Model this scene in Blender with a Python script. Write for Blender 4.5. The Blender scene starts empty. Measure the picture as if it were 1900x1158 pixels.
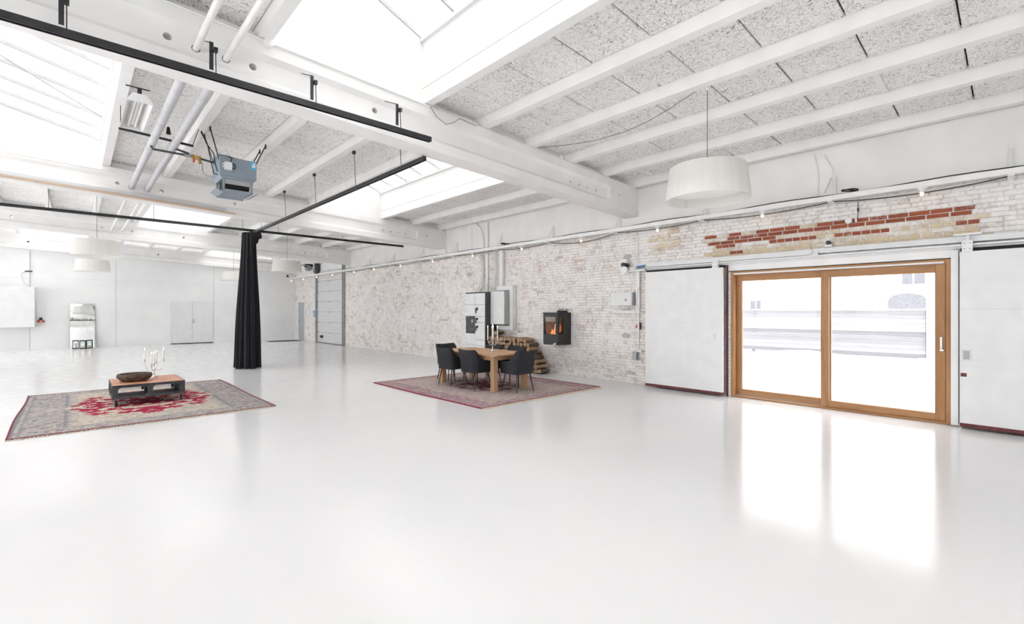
import bpy, bmesh, math, random
from mathutils import Vector, Matrix
R = random.Random(7)
scene = bpy.context.scene
col = scene.collection

# ------------------------------------------------------------------ camera, sky, exposure
YAW = math.atan2(813, 873)
cam_d = bpy.data.cameras.new('camera')
cam_d.sensor_width = 36.0
cam_d.lens = 36.0 * 873 / 1900
cam_d.shift_y = -2.5 / 1900
cam_d.clip_start = 0.05
cam_d.clip_end = 200
cam = bpy.data.objects.new('camera', cam_d)
cam.location = (0, 0, 1.5)
cam.rotation_euler = (math.pi / 2, 0, -YAW)
col.objects.link(cam)
scene.camera = cam

world = bpy.data.worlds.new('overcast_sky')
scene.world = world
world.use_nodes = True
wn = world.node_tree
wn.nodes['Background'].inputs['Color'].default_value = (1.0, 0.985, 0.992, 1)   # flat winter overcast
wn.nodes['Background'].inputs['Strength'].default_value = 5.0

vs = scene.view_settings
vs.view_transform = 'Standard'
vs.look = 'None'
vs.exposure = 0.14
vs.gamma = 1.0
vs.use_curve_mapping = False
cy = scene.cycles
cy.use_denoising = True
cy.use_adaptive_sampling = True
cy.adaptive_threshold = .03
cy.max_bounces = 7
cy.diffuse_bounces = 5
cy.glossy_bounces = 5
cy.transparent_max_bounces = 16
cy.sample_clamp_indirect = 8.0

# ------------------------------------------------------------------ helpers
class MB:
    """collects shapes into one mesh"""
    def __init__(s):
        s.v = []; s.f = []; s.m = []
    def add(s, vs_, fs, m=0):
        o = len(s.v)
        s.v += [tuple(p) for p in vs_]
        s.f += [tuple(i + o for i in f) for f in fs]
        s.m += [m] * len(fs)
        return s
    def box(s, x0, x1, y0, y1, z0, z1, m=0):
        v = [(x0, y0, z0), (x1, y0, z0), (x1, y1, z0), (x0, y1, z0), (x0, y0, z1), (x1, y0, z1), (x1, y1, z1), (x0, y1, z1)]
        return s.add(v, [(0, 3, 2, 1), (4, 5, 6, 7), (0, 1, 5, 4), (1, 2, 6, 5), (2, 3, 7, 6), (3, 0, 4, 7)], m)
    def bar(s, p0, p1, w, h, m=0, up=(0, 0, 1)):
        """box beam from p0 to p1, width w across, height h along up"""
        p0 = Vector(p0); p1 = Vector(p1); d = (p1 - p0).normalized(); u = Vector(up)
        if abs(d.dot(u)) > .99: u = Vector((1, 0, 0))
        a = d.cross(u).normalized(); u = a.cross(d).normalized()
        v = []
        for p in (p0, p1):
            for i, j in ((-1, -1), (1, -1), (1, 1), (-1, 1)):
                v.append(p + a * (i * w / 2) + u * (j * h / 2))
        return s.add(v, [(3, 2, 1, 0), (4, 5, 6, 7), (0, 1, 5, 4), (1, 2, 6, 5), (2, 3, 7, 6), (3, 0, 4, 7)], m)
    def cyl(s, p0, p1, r0, r1=None, n=12, m=0, caps=True):
        r1 = r0 if r1 is None else r1
        p0 = Vector(p0); p1 = Vector(p1); d = (p1 - p0).normalized()
        u = Vector((0, 0, 1)) if abs(d.z) < .95 else Vector((1, 0, 0))
        a = d.cross(u).normalized(); b = a.cross(d).normalized()
        v = []
        for p, r in ((p0, r0), (p1, r1)):
            for i in range(n):
                t = 2 * math.pi * i / n
                v.append(p + a * (r * math.cos(t)) + b * (r * math.sin(t)))
        f = [(i, i + n, (i + 1) % n + n, (i + 1) % n) for i in range(n)]
        if caps: f += [tuple(range(n)), tuple(reversed(range(n, 2 * n)))]
        return s.add(v, f, m)
    def tube(s, pts, r, n=8, m=0):
        pts = [Vector(p) for p in pts]; k = len(pts); v = []
        prev = None
        for i, p in enumerate(pts):
            d = (pts[min(i + 1, k - 1)] - pts[max(i - 1, 0)]).normalized()
            if prev is None:
                u = Vector((0, 0, 1)) if abs(d.z) < .95 else Vector((1, 0, 0))
                a = d.cross(u).normalized()
            else:
                a = (prev - d * prev.dot(d)).normalized()
            prev = a; b = a.cross(d)
            rr = r[i] if isinstance(r, (list, tuple)) else r
            for j in range(n):
                t = 2 * math.pi * j / n
                v.append(p + a * (rr * math.cos(t)) + b * (rr * math.sin(t)))
        f = []
        for i in range(k - 1):
            for j in range(n):
                f.append((i * n + j, (i + 1) * n + j, (i + 1) * n + (j + 1) % n, i * n + (j + 1) % n))
        f += [tuple(range(n)), tuple(reversed(range((k - 1) * n, k * n)))]
        return s.add(v, f, m)
    def lathe(s, prof, c=(0, 0, 0), n=24, m=0, closed=False):
        v = []; f = []; k = len(prof)
        for r, z in prof:
            for j in range(n):
                t = 2 * math.pi * j / n
                v.append((c[0] + r * math.cos(t), c[1] + r * math.sin(t), c[2] + z))
        for i in range(k - 1 if not closed else k):
            i2 = (i + 1) % k
            for j in range(n):
                f.append((i * n + j, i * n + (j + 1) % n, i2 * n + (j + 1) % n, i2 * n + j))
        return s.add(v, f, m)
    def prism(s, poly, fn, d0, d1, m=0):
        """extrude a 2-D polygon; fn(a, b, d) -> point"""
        n = len(poly)
        v = [fn(a, b, d0) for a, b in poly] + [fn(a, b, d1) for a, b in poly]
        f = [tuple(range(n)), tuple(reversed(range(n, 2 * n)))]
        f += [(i, i + n, (i + 1) % n + n, (i + 1) % n) for i in range(n)]
        return s.add(v, f, m)
    def mesh(s, name, mats, fix=True):
        me = bpy.data.meshes.new(name)
        me.from_pydata(s.v, [], s.f)
        for mt in (mats if isinstance(mats, (list, tuple)) else [mats]): me.materials.append(mt)
        me.polygons.foreach_set('material_index', s.m)
        if fix:
            bm = bmesh.new(); bm.from_mesh(me); bmesh.ops.recalc_face_normals(bm, faces=bm.faces); bm.to_mesh(me); bm.free()
        me.update()
        return me

ROOT = {}
def W(o):
    return ROOT.get(o.name, Vector((0, 0, 0)))
def link(name, me, parent=None, smooth=None, bevel=0, local=False):
    """mesh built in world coordinates unless local"""
    o = bpy.data.objects.new(name, me)
    col.objects.link(o)
    if parent is not None:
        o.parent = parent
        if not local:
            w = W(parent)
            if w.length > 0: me.transform(Matrix.Translation(-w))
            ROOT[o.name] = w
    if smooth is not None:
        for p in me.polygons: p.use_smooth = True
        me.set_sharp_from_angle(angle=math.radians(smooth))
    if bevel:
        b = o.modifiers.new('soft_edge', 'BEVEL'); b.width = bevel; b.segments = 2; b.limit_method = 'ANGLE'; b.angle_limit = math.radians(40)
        b.harden_normals = False
    return o
def tag(o, label, cat, group=None, kind=None):
    o['label'] = label; o['category'] = cat
    if group: o['group'] = group
    if kind: o['kind'] = kind
    return o
def thing(name, label, cat, loc=(0, 0, 0), rz=0, group=None, kind=None):
    o = bpy.data.objects.new(name, None)
    o.empty_display_size = .1
    o.location = loc; o.rotation_euler = (0, 0, rz)
    col.objects.link(o)
    ROOT[o.name] = Vector(loc)
    return tag(o, label, cat, group, kind)
def solo(name, mb, mats, label, cat, loc=(0, 0, 0), group=None, kind=None, smooth=None, bevel=0):
    """a thing of one mesh, built in world coordinates, origin moved to loc"""
    me = mb.mesh(name, mats)
    me.transform(Matrix.Translation(-Vector(loc)))
    o = link(name, me, smooth=smooth, bevel=bevel)
    o.location = loc; ROOT[o.name] = Vector(loc)
    return tag(o, label, cat, group, kind)
def part(name, mb, mats, parent, smooth=None, bevel=0, local=False, label=None):
    o = link(name, mb.mesh(name, mats), parent, smooth, bevel, local)
    if label: o['label'] = label
    return o
def copy_tree(o, parent=None):
    c = o.copy(); col.objects.link(c); c.parent = parent
    if o.name in ROOT: ROOT[c.name] = ROOT[o.name]
    for ch in [x for x in bpy.data.objects if x.parent == o]: copy_tree(ch, c)
    return c
def share(name, me, parent, loc, rot=None, scale=None):
    """a piece that shares mesh data; loc in the parent's frame"""
    o = bpy.data.objects.new(name, me); col.objects.link(o); o.parent = parent
    o.location = loc
    if rot: o.rotation_euler = rot
    if scale: o.scale = scale
    return o
def arc(p0, p1, sag, n=10):
    p0 = Vector(p0); p1 = Vector(p1)
    return [p0.lerp(p1, i / n) - Vector((0, 0, sag * 4 * (i / n) * (1 - i / n))) for i in range(n + 1)]

# ------------------------------------------------------------------ materials
def nd(nt, t, **kw):
    n = nt.nodes.new('ShaderNode' + t)
    for k, v in kw.items():
        if k in n.inputs: 
            if hasattr(v, 'is_linked') or isinstance(v, bpy.types.NodeSocket): nt.links.new(v, n.inputs[k])
            else: n.inputs[k].default_value = v
        else: setattr(n, k, v)
    return n
def lk(nt, a, b): nt.links.new(a, b)
def ramp(nt, fac, stops, interp='LINEAR'):
    r = nt.nodes.new('ShaderNodeValToRGB'); r.color_ramp.interpolation = interp
    e = r.color_ramp.elements
    while len(e) < len(stops): e.new(0.5)
    for i, (p, c) in enumerate(stops):
        e[i].position = p; e[i].color = (*c, 1) if len(c) == 3 else c
    nt.links.new(fac, r.inputs['Fac'])
    return r.outputs['Color']
def math_(nt, op, a, b=None, c=None):
    n = nt.nodes.new('ShaderNodeMath'); n.operation = op
    for i, x in enumerate((a, b, c)):
        if x is None: continue
        if isinstance(x, (int, float)): n.inputs[i].default_value = x
        else: nt.links.new(x, n.inputs[i])
    return n.outputs[0]
def mixc(nt, fac, a, b, blend='MIX'):
    n = nt.nodes.new('ShaderNodeMix'); n.data_type = 'RGBA'; n.blend_type = blend
    for idx, x in ((0, fac), (6, a), (7, b)):
        if isinstance(x, (int, float)): n.inputs[idx].default_value = x
        elif isinstance(x, tuple): n.inputs[idx].default_value = (*x, 1) if len(x) == 3 else x
        else: nt.links.new(x, n.inputs[idx])
    return n.outputs[2]
def new_mat(name):
    m = bpy.data.materials.new(name); m.use_nodes = True
    nt = m.node_tree; b = nt.nodes['Principled BSDF']
    return m, nt, b
def coords(nt, kind='Object'):
    return nt.nodes.new('ShaderNodeTexCoord').outputs[kind]
def noise(nt, vec, scale, detail=2, rough=.55):
    n = nd(nt, 'TexNoise', Scale=scale, Detail=detail, Roughness=rough)
    if vec is not None: lk(nt, vec, n.inputs['Vector'])
    return n.outputs['Fac']
def bump(nt, b, h, strength=.3, dist=.01):
    n = nd(nt, 'Bump', Strength=strength, Distance=dist); lk(nt, h, n.inputs['Height']); lk(nt, n.outputs['Normal'], b.inputs['Normal'])
def plain(name, c, rough=.5, metal=0, var=.05, scale=6, spec=.5, coat=0, bmp=0, bscale=40):
    """paint / plastic / metal with a slight procedural mottling"""
    m, nt, b = new_mat(name)
    v = coords(nt)
    f = noise(nt, v, scale, 1)
    lo = tuple(max(0, x * (1 - var)) for x in c); hi = tuple(min(1, x * (1 + var)) for x in c)
    lk(nt, ramp(nt, f, [(.3, lo), (.7, hi)]), b.inputs['Base Color'])
    b.inputs['Roughness'].default_value = rough; b.inputs['Metallic'].default_value = metal
    b.inputs['Specular IOR Level'].default_value = spec
    if coat: b.inputs['Coat Weight'].default_value = coat; b.inputs['Coat Roughness'].default_value = .08
    if bmp: bump(nt, b, noise(nt, v, bscale), bmp, .01)
    return m
def glow(name, c, strength):
    m, nt, b = new_mat(name)
    f = noise(nt, coords(nt), 30)
    lk(nt, ramp(nt, f, [(.2, tuple(x * .8 for x in c)), (.8, c)]), b.inputs['Emission Color'])
    b.inputs['Base Color'].default_value = (*c, 1)
    b.inputs['Emission Strength'].default_value = strength
    m.cycles.emission_sampling = 'NONE'          # tiny lamps: seen, but not worth shadow rays
    return m
def glass_mat(name, tint=(1, 1, 1), rough=.02, fac=.06):
    m = bpy.data.materials.new(name); m.use_nodes = True
    nt = m.node_tree; nt.nodes.clear()
    out = nt.nodes.new('ShaderNodeOutputMaterial')
    t = nd(nt, 'BsdfTransparent'); t.inputs['Color'].default_value = (*tint, 1)
    g = nd(nt, 'BsdfGlossy', Roughness=rough)
    fr = nd(nt, 'Fresnel', IOR=1.45)
    k = math_(nt, 'MULTIPLY', fr.outputs[0], fac / .04)
    k = math_(nt, 'MINIMUM', k, .5)
    mx = nd(nt, 'MixShader'); lk(nt, k, mx.inputs[0]); lk(nt, t.outputs[0], mx.inputs[1]); lk(nt, g.outputs[0], mx.inputs[2])
    lk(nt, mx.outputs[0], out.inputs['Surface'])
    return m

M = {}
M['white'] = plain('white_paint', (.875, .87, .86), .55, var=.03, scale=3)
M['white_metal'] = plain('white_metal_paint', (.80, .802, .805), .4, var=.03, scale=4)
M['wall_white'] = plain('white_wall_paint', (.855, .857, .857), .7, var=.03, scale=1.2, bmp=.08, bscale=25)
M['girder'] = plain('painted_concrete', (.86, .852, .842), .6, var=.03, scale=2.5, bmp=.08, bscale=14)
M['grey_metal'] = plain('galvanised_steel', (.36, .37, .37), .45, .4, var=.12, scale=9)
M['black'] = plain('black_metal', (.018, .018, .022), .38, var=.2, scale=12)
M['black_matt'] = plain('black_matt', (.02, .02, .02), .8, var=.2, scale=12)
M['panelgrey'] = plain('light_grey_enamel', (.74, .75, .75), .35, var=.03)
M['panelside'] = plain('mid_grey_enamel', (.42, .43, .43), .4, var=.03)
M['darkgrey'] = plain('dark_grey_enamel', (.055, .06, .07), .4, var=.1)
M['heater'] = plain('blue_grey_enamel', (.26, .31, .36), .45, var=.05)
M['brass'] = plain('brass', (.50, .33, .10), .35, .9, var=.2, scale=20)
M['chrome'] = plain('chrome', (.75, .75, .76), .12, 1.0, var=.03)
M['silver'] = plain('polished_silver', (.72, .68, .65), .18, 1.0, var=.06, scale=30)
M['wax'] = plain('white_wax', (.86, .84, .80), .45, var=.03)
M['flame'] = glow('candle_flame', (1.0, .72, .38), 14)
M['bulb'] = glow('warm_bulb', (1.0, .66, .34), 12)
M['redpaint'] = plain('dark_red_paint', (.13, .022, .026), .5, var=.25, scale=18)
M['blue'] = plain('blue_plastic', (.05, .26, .62), .4, var=.05)
M['red'] = plain('red_plastic', (.55, .05, .04), .4, var=.05)
M['pipe_white'] = plain('white_pipe_paint', (.85, .845, .84), .4, var=.04)
M['pipe_grey'] = plain('grey_pipe_sleeve', (.55, .55, .57), .6, var=.06)
M['cable_white'] = plain('white_cable', (.74, .73, .71), .5, var=.05)
M['glass'] = glass_mat('window_glass', (.97, .98, .98), .02, .012)
M['skyglass'] = glass_mat('skylight_glass', (.85, .855, .85), .1)
M['darkglass'] = plain('smoked_acrylic', (.03, .04, .045), .12, var=.1)
M['cutout'] = plain('bare_aluminium', (.62, .62, .62), .35, .8, var=.05)

def wood(name, c0, c1, c2, scale=14, axis='X', rough=.5, ring=2.0):
    m, nt, b = new_mat(name)
    v = coords(nt)
    mp = nd(nt, 'Mapping'); lk(nt, v, mp.inputs['Vector'])
    s = {'X': (.12, 1, 1), 'Y': (1, .12, 1), 'Z': (1, 1, .12)}[axis]
    mp.inputs['Scale'].default_value = s
    f = noise(nt, mp.outputs[0], scale, 5, .65)
    g = noise(nt, mp.outputs[0], scale * 7, 3, .6)
    f = math_(nt, 'ADD', math_(nt, 'MULTIPLY', f, .75), math_(nt, 'MULTIPLY', g, .25))
    lk(nt, ramp(nt, f, [(.3, c0), (.52, c1), (.72, c2)]), b.inputs['Base Color'])
    b.inputs['Roughness'].default_value = rough
    bump(nt, b, f, .1, .004)
    return m
M['oak_z'] = wood('oak_frame_upright', (.31, .145, .05), (.42, .21, .085), (.52, .29, .13), 10, 'Z')
M['oak_y'] = wood('oak_frame_rail', (.31, .145, .05), (.42, .21, .085), (.52, .29, .13), 10, 'Y')
M['table_y'] = wood('table_top_wood', (.36, .20, .105), (.47, .29, .165), (.58, .39, .25), 9, 'Y', .55)
M['table_z'] = wood('table_leg_wood', (.33, .18, .09), (.45, .27, .15), (.55, .36, .22), 9, 'Z', .55)
M['table_x'] = wood('table_apron_wood', (.29, .165, .085), (.43, .26, .15), (.58, .40, .26), 9, 'X', .55)
M['trimwood'] = wood('strip_pine', (.50, .33, .20), (.62, .43, .28), (.70, .52, .37), 8, 'X')

# floor: glossy white epoxy with faint patches and scuffs
m, nt, b = new_mat('white_epoxy_floor'); M['floor'] = m
v = coords(nt)
f1 = noise(nt, v, .45, 4, .6); f2 = noise(nt, v, 5, 4, .6)
c = ramp(nt, f1, [(.35, (.752, .752, .759)), (.65, (.782, .779, .779))])
mpn = nd(nt, 'Mapping'); lk(nt, v, mpn.inputs['Vector']); mpn.inputs['Scale'].default_value = (1.2, 6, 1); mpn.inputs['Rotation'].default_value = (0, 0, .5)
sc = noise(nt, mpn.outputs[0], 9, 2, .4)
c = mixc(nt, ramp(nt, sc, [(.74, (0, 0, 0)), (.80, (.12, .12, .12))]), c, (.55, .52, .5))
lk(nt, c, b.inputs['Base Color'])
lk(nt, ramp(nt, f2, [(.3, (.10, .10, .10)), (.7, (.20, .20, .20))]), b.inputs['Roughness'])
b.inputs['Specular IOR Level'].default_value = .17
bump(nt, b, noise(nt, v, 2.2, 2), .007, .02)

# wood-wool acoustic slabs
m, nt, b = new_mat('wood_wool_slab'); M['woodwool'] = m
v = coords(nt)
oi = nt.nodes.new('ShaderNodeObjectInfo')
vv = nd(nt, 'VectorMath', operation='ADD'); lk(nt, v, vv.inputs[0]); lk(nt, oi.outputs['Location'], vv.inputs[1])
v = vv.outputs[0]
dn = nd(nt, 'TexNoise', Scale=7.0, Detail=2.0); lk(nt, v, dn.inputs['Vector'])
sc_ = nd(nt, 'VectorMath', operation='SCALE'); lk(nt, dn.outputs['Color'], sc_.inputs[0]); sc_.inputs['Scale'].default_value = .35
va = nd(nt, 'VectorMath', operation='ADD'); lk(nt, v, va.inputs[0]); lk(nt, sc_.outputs[0], va.inputs[1])
def strands(rot, s):
    mp = nd(nt, 'Mapping'); lk(nt, va.outputs[0], mp.inputs['Vector']); mp.inputs['Rotation'].default_value = (0, 0, rot); mp.inputs['Scale'].default_value = (1, 3.2, 1)
    return noise(nt, mp.outputs[0], s, 2, .5)
s1 = strands(.5, 24); s2 = strands(-.7, 27); s3 = strands(1.5, 22)
mn = math_(nt, 'MINIMUM', math_(nt, 'MINIMUM', s1, s2), s3)
big = noise(nt, v, 1.6, 3)
mn = math_(nt, 'ADD', mn, math_(nt, 'MULTIPLY', math_(nt, 'SUBTRACT', big, .5), -.12))
lk(nt, ramp(nt, mn, [(.24, (.17, .14, .115)), (.33, (.52, .49, .46)), (.385, (.85, .84, .825)), (.46, (.95, .945, .935))]), b.inputs['Base Color'])
b.inputs['Roughness'].default_value = .9
bump(nt, b, mn, .5, .02)
M['glazing_bar'] = plain('pale_grey_bar', (.56, .56, .57), .5, var=.03)
M['deck'] = plain('dark_roof_deck', (.05, .045, .04), .9, var=.3)

# bricks: colour attribute (rgb = bare brick, a = paint coverage), worn white paint on top
def brick_mat(name, mortar=False):
    m, nt, b = new_mat(name)
    g = nt.nodes.new('ShaderNodeNewGeometry').outputs['Position']
    if mortar:
        base = ramp(nt, noise(nt, g, 9, 3), [(.3, (.44, .38, .35)), (.7, (.60, .54, .50))]); cov = .48
    else:
        at = nd(nt, 'Attribute', attribute_name='tint'); base = at.outputs['Color']; cov = at.outputs['Alpha']
        base = mixc(nt, .5, base, ramp(nt, noise(nt, g, 60, 3), [(.3, (.6, .6, .6)), (.7, (1.25, 1.2, 1.15))]), 'MULTIPLY')
    n1 = noise(nt, g, 1.3, 4, .6); n2 = noise(nt, g, 22, 4, .7); n3 = noise(nt, g, 6, 3, .6)
    mix_ = math_(nt, 'ADD', math_(nt, 'ADD', math_(nt, 'MULTIPLY', n1, .7), math_(nt, 'MULTIPLY', n2, .9)), math_(nt, 'MULTIPLY', n3, .5))
    mix_ = math_(nt, 'SUBTRACT', mix_, 1.0)                         # about -.6 .. .6
    k = math_(nt, 'ADD', math_(nt, 'MULTIPLY', mix_, 1.6), cov)
    k = ramp(nt, k, [(.08, (0, 0, 0)), (.82, (1, 1, 1))])
    paint = ramp(nt, n3, [(.3, (.775, .74, .72)), (.7, (.87, .855, .84))])
    c = mixc(nt, k, base, paint)
    spots = noise(nt, g, 34, 2, .4)
    c = mixc(nt, ramp(nt, spots, [(.25, (.75, .75, .75)), (.31, (0, 0, 0))]), c, (.30, .24, .2))
    lk(nt, c, b.inputs['Base Color']); b.inputs['Roughness'].default_value = .85
    bump(nt, b, math_(nt, 'ADD', n2, math_(nt, 'MULTIPLY', k, .4)), .35, .01)
    return m
M['brick'] = brick_mat('whitewashed_brick')
M['mortar'] = brick_mat('whitewashed_mortar', True)

# ------------------------------------------------------------------ building dimensions
XW, XL = 8.43, -7.6            # brick wall, wall on the other side
YF, YB = 25.70, -8.40          # far wall, wall behind the camera
SL = 0.0434                    # roof fall towards the brick wall
GY = [-8.35, -1.55, 5.27, 12.10, 18.90, 25.39]     # near faces of the roof girders
GW = .30
def zb(x): return 3.41 + SL * (XW - x)             # girder underside
def zt(x): return zb(x) + .565                     # girder top = purlin underside
PH = .15
def zp(x): return zt(x) + PH                       # slab underside
def px(k): return 8.30 - .98 * k                   # purlin centre lines
ZR = 3.18                                          # where brick stops and plaster starts

# floor
fl = MB().box(XL - .3, XW + .28, YB - .3, YF + .3, -.2, 0)
solo('floor', fl, M['floor'], 'glossy white epoxy floor of the hall', 'floor', kind='structure')

# ---------------- brick wall
OPEN = [(.50, 3.50, 0, 2.31), (19.62, 22.66, 0, 3.72), (24.15, 25.12, 0, 1.98)]
w = thing('wall_right', 'long whitewashed brick wall with white plaster band above', 'wall', (XW, 8, 0), kind='structure')
def wall_boxes(mb, x0, x1, z0, z1, y0, y1, opens):
    ys = sorted({y0, y1, *[o[0] for o in opens], *[o[1] for o in opens]})
    ys = [y for y in ys if y0 <= y <= y1]
    for a, c in zip(ys, ys[1:]):
        mid = (a + c) / 2; top = z0
        for o in opens:
            if o[0] < mid < o[1]: top = max(top, o[3])
        if top < z1: mb.box(x0, x1, a, c, max(z0, top), z1)
mb = MB(); wall_boxes(mb, XW, XW + .28, 0, ZR, YB, YF + .3, OPEN)
part('mortar_bed', mb, M['mortar'], w)
mb = MB(); wall_boxes(mb, XW - .012, XW + .28, ZR, 4.6, YB, YF + .3, OPEN)
M['plaster'] = plain('white_plaster', (.84, .825, .81), .75, var=.04, scale=2, bmp=.25, bscale=9)
part('plaster_band', mb, M['plaster'], w)

CH, BL, BT = .0622, .224, .0095            # course height, brick length with joint, joint
PROUD = .011
RED = (.33, .088, .044); YEL = (.66, .55, .36)
# exposed strip over the glazed door: per course (z rank from the top) -> list of (y_hi, y_lo, kind)
EXPO = {0: [(3.82, 3.60, 'r'), (3.60, 3.43, 'p'), (3.43, 3.20, 'r'), (3.20, 2.98, 'y'), (2.98, 2.30, 'r'), (2.30, 2.20, 'p'), (2.20, .42, 'r')],
        1: [(3.82, 3.38, 'p'), (3.38, .37, 'r')],
        2: [(3.80, 3.12, 'r'), (3.12, 2.64, 'r'), (2.64, .33, 'p')],
        3: [(3.74, 3.26, 'h'), (3.26, 2.89, 'w'), (2.89, 2.09, 'h'), (2.09, 1.85, 'y'), (1.85, 1.18, 'h'), (1.18, .48, 'y'), (.48, .37, 'h')],
        4: [(3.83, .33, 'p')], 5: [(3.83, 3.36, 'y'), (3.36, 3.14, 'h'), (3.14, .33, 'y')], 6: [(3.83, .33, 'y')]}
ZTOP = 2.80                                # lower edge of course 0 of the strip
c_off = ZTOP - round(ZTOP / CH) * CH
n_courses = int((ZR - c_off) / CH) + 1
def covered(y0, y1, z0, z1):
    for a, c, d, e in OPEN:
        if y0 < c and y1 > a and z0 < e: return True
    if -1.3 < y0 and y1 < .52 and z1 < 2.2: return True      # behind the sliding doors
    if 3.52 < y0 and y1 < 4.98 and z1 < 2.2: return True
    return False
bricks = []
for ci in range(-1, n_courses):
    z0 = c_off + ci * CH; z1 = z0 + CH - BT
    if z0 < 0: z0 = .0
    if z1 > ZR - .004: z1 = ZR - .004
    if z1 - z0 < .02: continue
    rank = round((ZTOP - (c_off + ci * CH)) / CH)
    headers = (ci % 2 == 0)
    y = YF - .01 - (BL * .5 if ci % 2 else 0) - (ci % 3) * .017
    while y > -2.2:
        kind = 'w'
        if rank in EXPO:
            for hi, lo, kd in EXPO[rank]:
                if lo - .06 < y - .11 <= hi: kind = kd
        if 4.36 < y - .1 < 4.96 and 2.66 < z0 < 3.06 and R.random() < .75: kind = 'q'
        if 7.02 < y - .1 < 7.36 and 1.46 < z0 < 1.60 and R.random() < .8: kind = 's'
        L = BL / 2 if (kind in 'hy' and rank in (3, 4, 5) or (headers and kind == 'w' and R.random() < .35)) else BL
        L *= R.uniform(.94, 1.05)
        y1 = y - BT * .5; y0 = y - L + BT * .5
        if not covered(y0, y1, z0, z1): bricks.append((y0, y1, z0, z1, kind))
        y -= L
def tint(kind, y, z):
    j = R.uniform(.82, 1.16)
    if kind in 'rh':
        return tuple(q * j for q in RED), R.choice([-.35, -.3, -.2, -.05])
    if kind == 'y': return tuple(q * j for q in YEL), R.choice([-.25, -.1, .1, .25])
    if kind == 'p': return tuple(q * j for q in (.60, .50, .36)), R.choice([.2, .35, .5])
    if kind == 's': return (.045, .04, .04), R.choice([.1, .3, .45])
    if kind == 'q': return tuple(q * j for q in (.62, .52, .36)), R.choice([.1, .25, .4])
    base = R.choice([(.46, .27, .20), (.50, .37, .27), (.44, .31, .27), (.54, .43, .35), (.40, .30, .27), (.54, .34, .27)])
    return tuple(q * j for q in base), R.gauss(.82, .15)
def proj_area(bk):
    y0, y1, z0, z1, kd = bk; yc = (y0 + y1) / 2
    d = XW * math.sin(YAW) + yc * math.cos(YAW); r = XW * math.cos(YAW) - yc * math.sin(YAW)
    if d < .3 or abs(r / d) > 1.085: return 0
    return (y1 - y0) * (z1 - z0) * XW / d ** 3
expo = [b_ for b_ in bricks if b_[4] in 'rhyp' and proj_area(b_) > 0]
rest = sorted([b_ for b_ in bricks if b_ not in expo], key=proj_area, reverse=True)
single = expo[:300]
n_more = 300 - len(single)
single += rest[:n_more]; field = rest[n_more:] + expo[300:]
# shared meshes for the bricks one can pick out: unit brick with worn corners, scaled to size
def unit_brick(seed, kind):
    r = random.Random(seed)
    bm = bmesh.new()
    n = 4; top = []; bot = []; fr_t = []; fr_b = []
    V = []
    for i in range(n + 1):
        t = -.5 + i / n
        e = .5 if 0 < i < n else .5
        zt_ = .5 - r.uniform(0, .09); zb_ = -.5 + r.uniform(0, .09)
        yj = t + (r.uniform(0, .025) if i == 0 else (-r.uniform(0, .025) if i == n else 0))
        V.append([bm.verts.new((0, yj * 1.0, .5)), bm.verts.new((-1 + r.uniform(0, .25), yj * .975, zt_)), bm.verts.new((-1 + r.uniform(0, .25), yj * .975, zb_)), bm.verts.new((0, yj, -.5))])
    for i in range(n):
        a, c = V[i], V[i + 1]
        for k in range(3): bm.faces.new((a[k], a[k + 1], c[k + 1], c[k]))
    bm.faces.new(V[0][::-1]); bm.faces.new(V[-1])
    bmesh.ops.recalc_face_normals(bm, faces=bm.faces)
    me = bpy.data.meshes.new('brick'); bm.to_mesh(me); bm.free()
    me.materials.append(M['brick'])
    at = me.color_attributes.new('tint', 'FLOAT_COLOR', 'CORNER')
    cc, a_ = tint(kind, 0, 0)
    at.data.foreach_set('color', [x for _ in range(len(at.data)) for x in (*cc, a_)])
    return me
UB = {k: [unit_brick(i * 17 + ord(k), k) for i in range(8)] for k in 'rhypwqs'}
for y0, y1, z0, z1, kd in single:
    share('brick', R.choice(UB[kd]), w, (0, (y0 + y1) / 2 - 8, (z0 + z1) / 2), scale=(PROUD * R.uniform(.8, 1.3), y1 - y0, z1 - z0))
vs_, fs, cs = [], [], []
for y0, y1, z0, z1, kd in field:
    o = len(vs_); xf = XW - PROUD * R.uniform(.6, 1.25) - R.choice([0, 0, 0, .002, -.004]); c_ = .004
    cc, a_ = tint(kd, y0, z0)
    vs_ += [(XW, y0, z0), (XW, y1, z0), (XW, y1, z1), (XW, y0, z1)]
    j = lambda: R.uniform(0, .005)
    vs_ += [(xf, y0 + c_ + j(), z0 + c_ * .6 + j()), (xf, y1 - c_ - j(), z0 + c_ * .6 + j()), (xf, y1 - c_ - j(), z1 - c_ * .6 - j()), (xf, y0 + c_ + j(), z1 - c_ * .6 - j())]
    fs += [(o + 4, o + 7, o + 6, o + 5), (o, o + 4, o + 5, o + 1), (o + 1, o + 5, o + 6, o + 2), (o + 2, o + 6, o + 7, o + 3), (o + 3, o + 7, o + 4, o)]
    cs += [(*cc, a_)] * 20
me = bpy.data.meshes.new('brick_field'); me.from_pydata(vs_, [], fs); me.materials.append(M['brick'])
at = me.color_attributes.new('tint', 'FLOAT_COLOR', 'CORNER')
at.data.foreach_set('color', [x for q in cs for x in q])
o = link('brick_field', me, w); o['kind'] = 'stuff'
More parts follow.
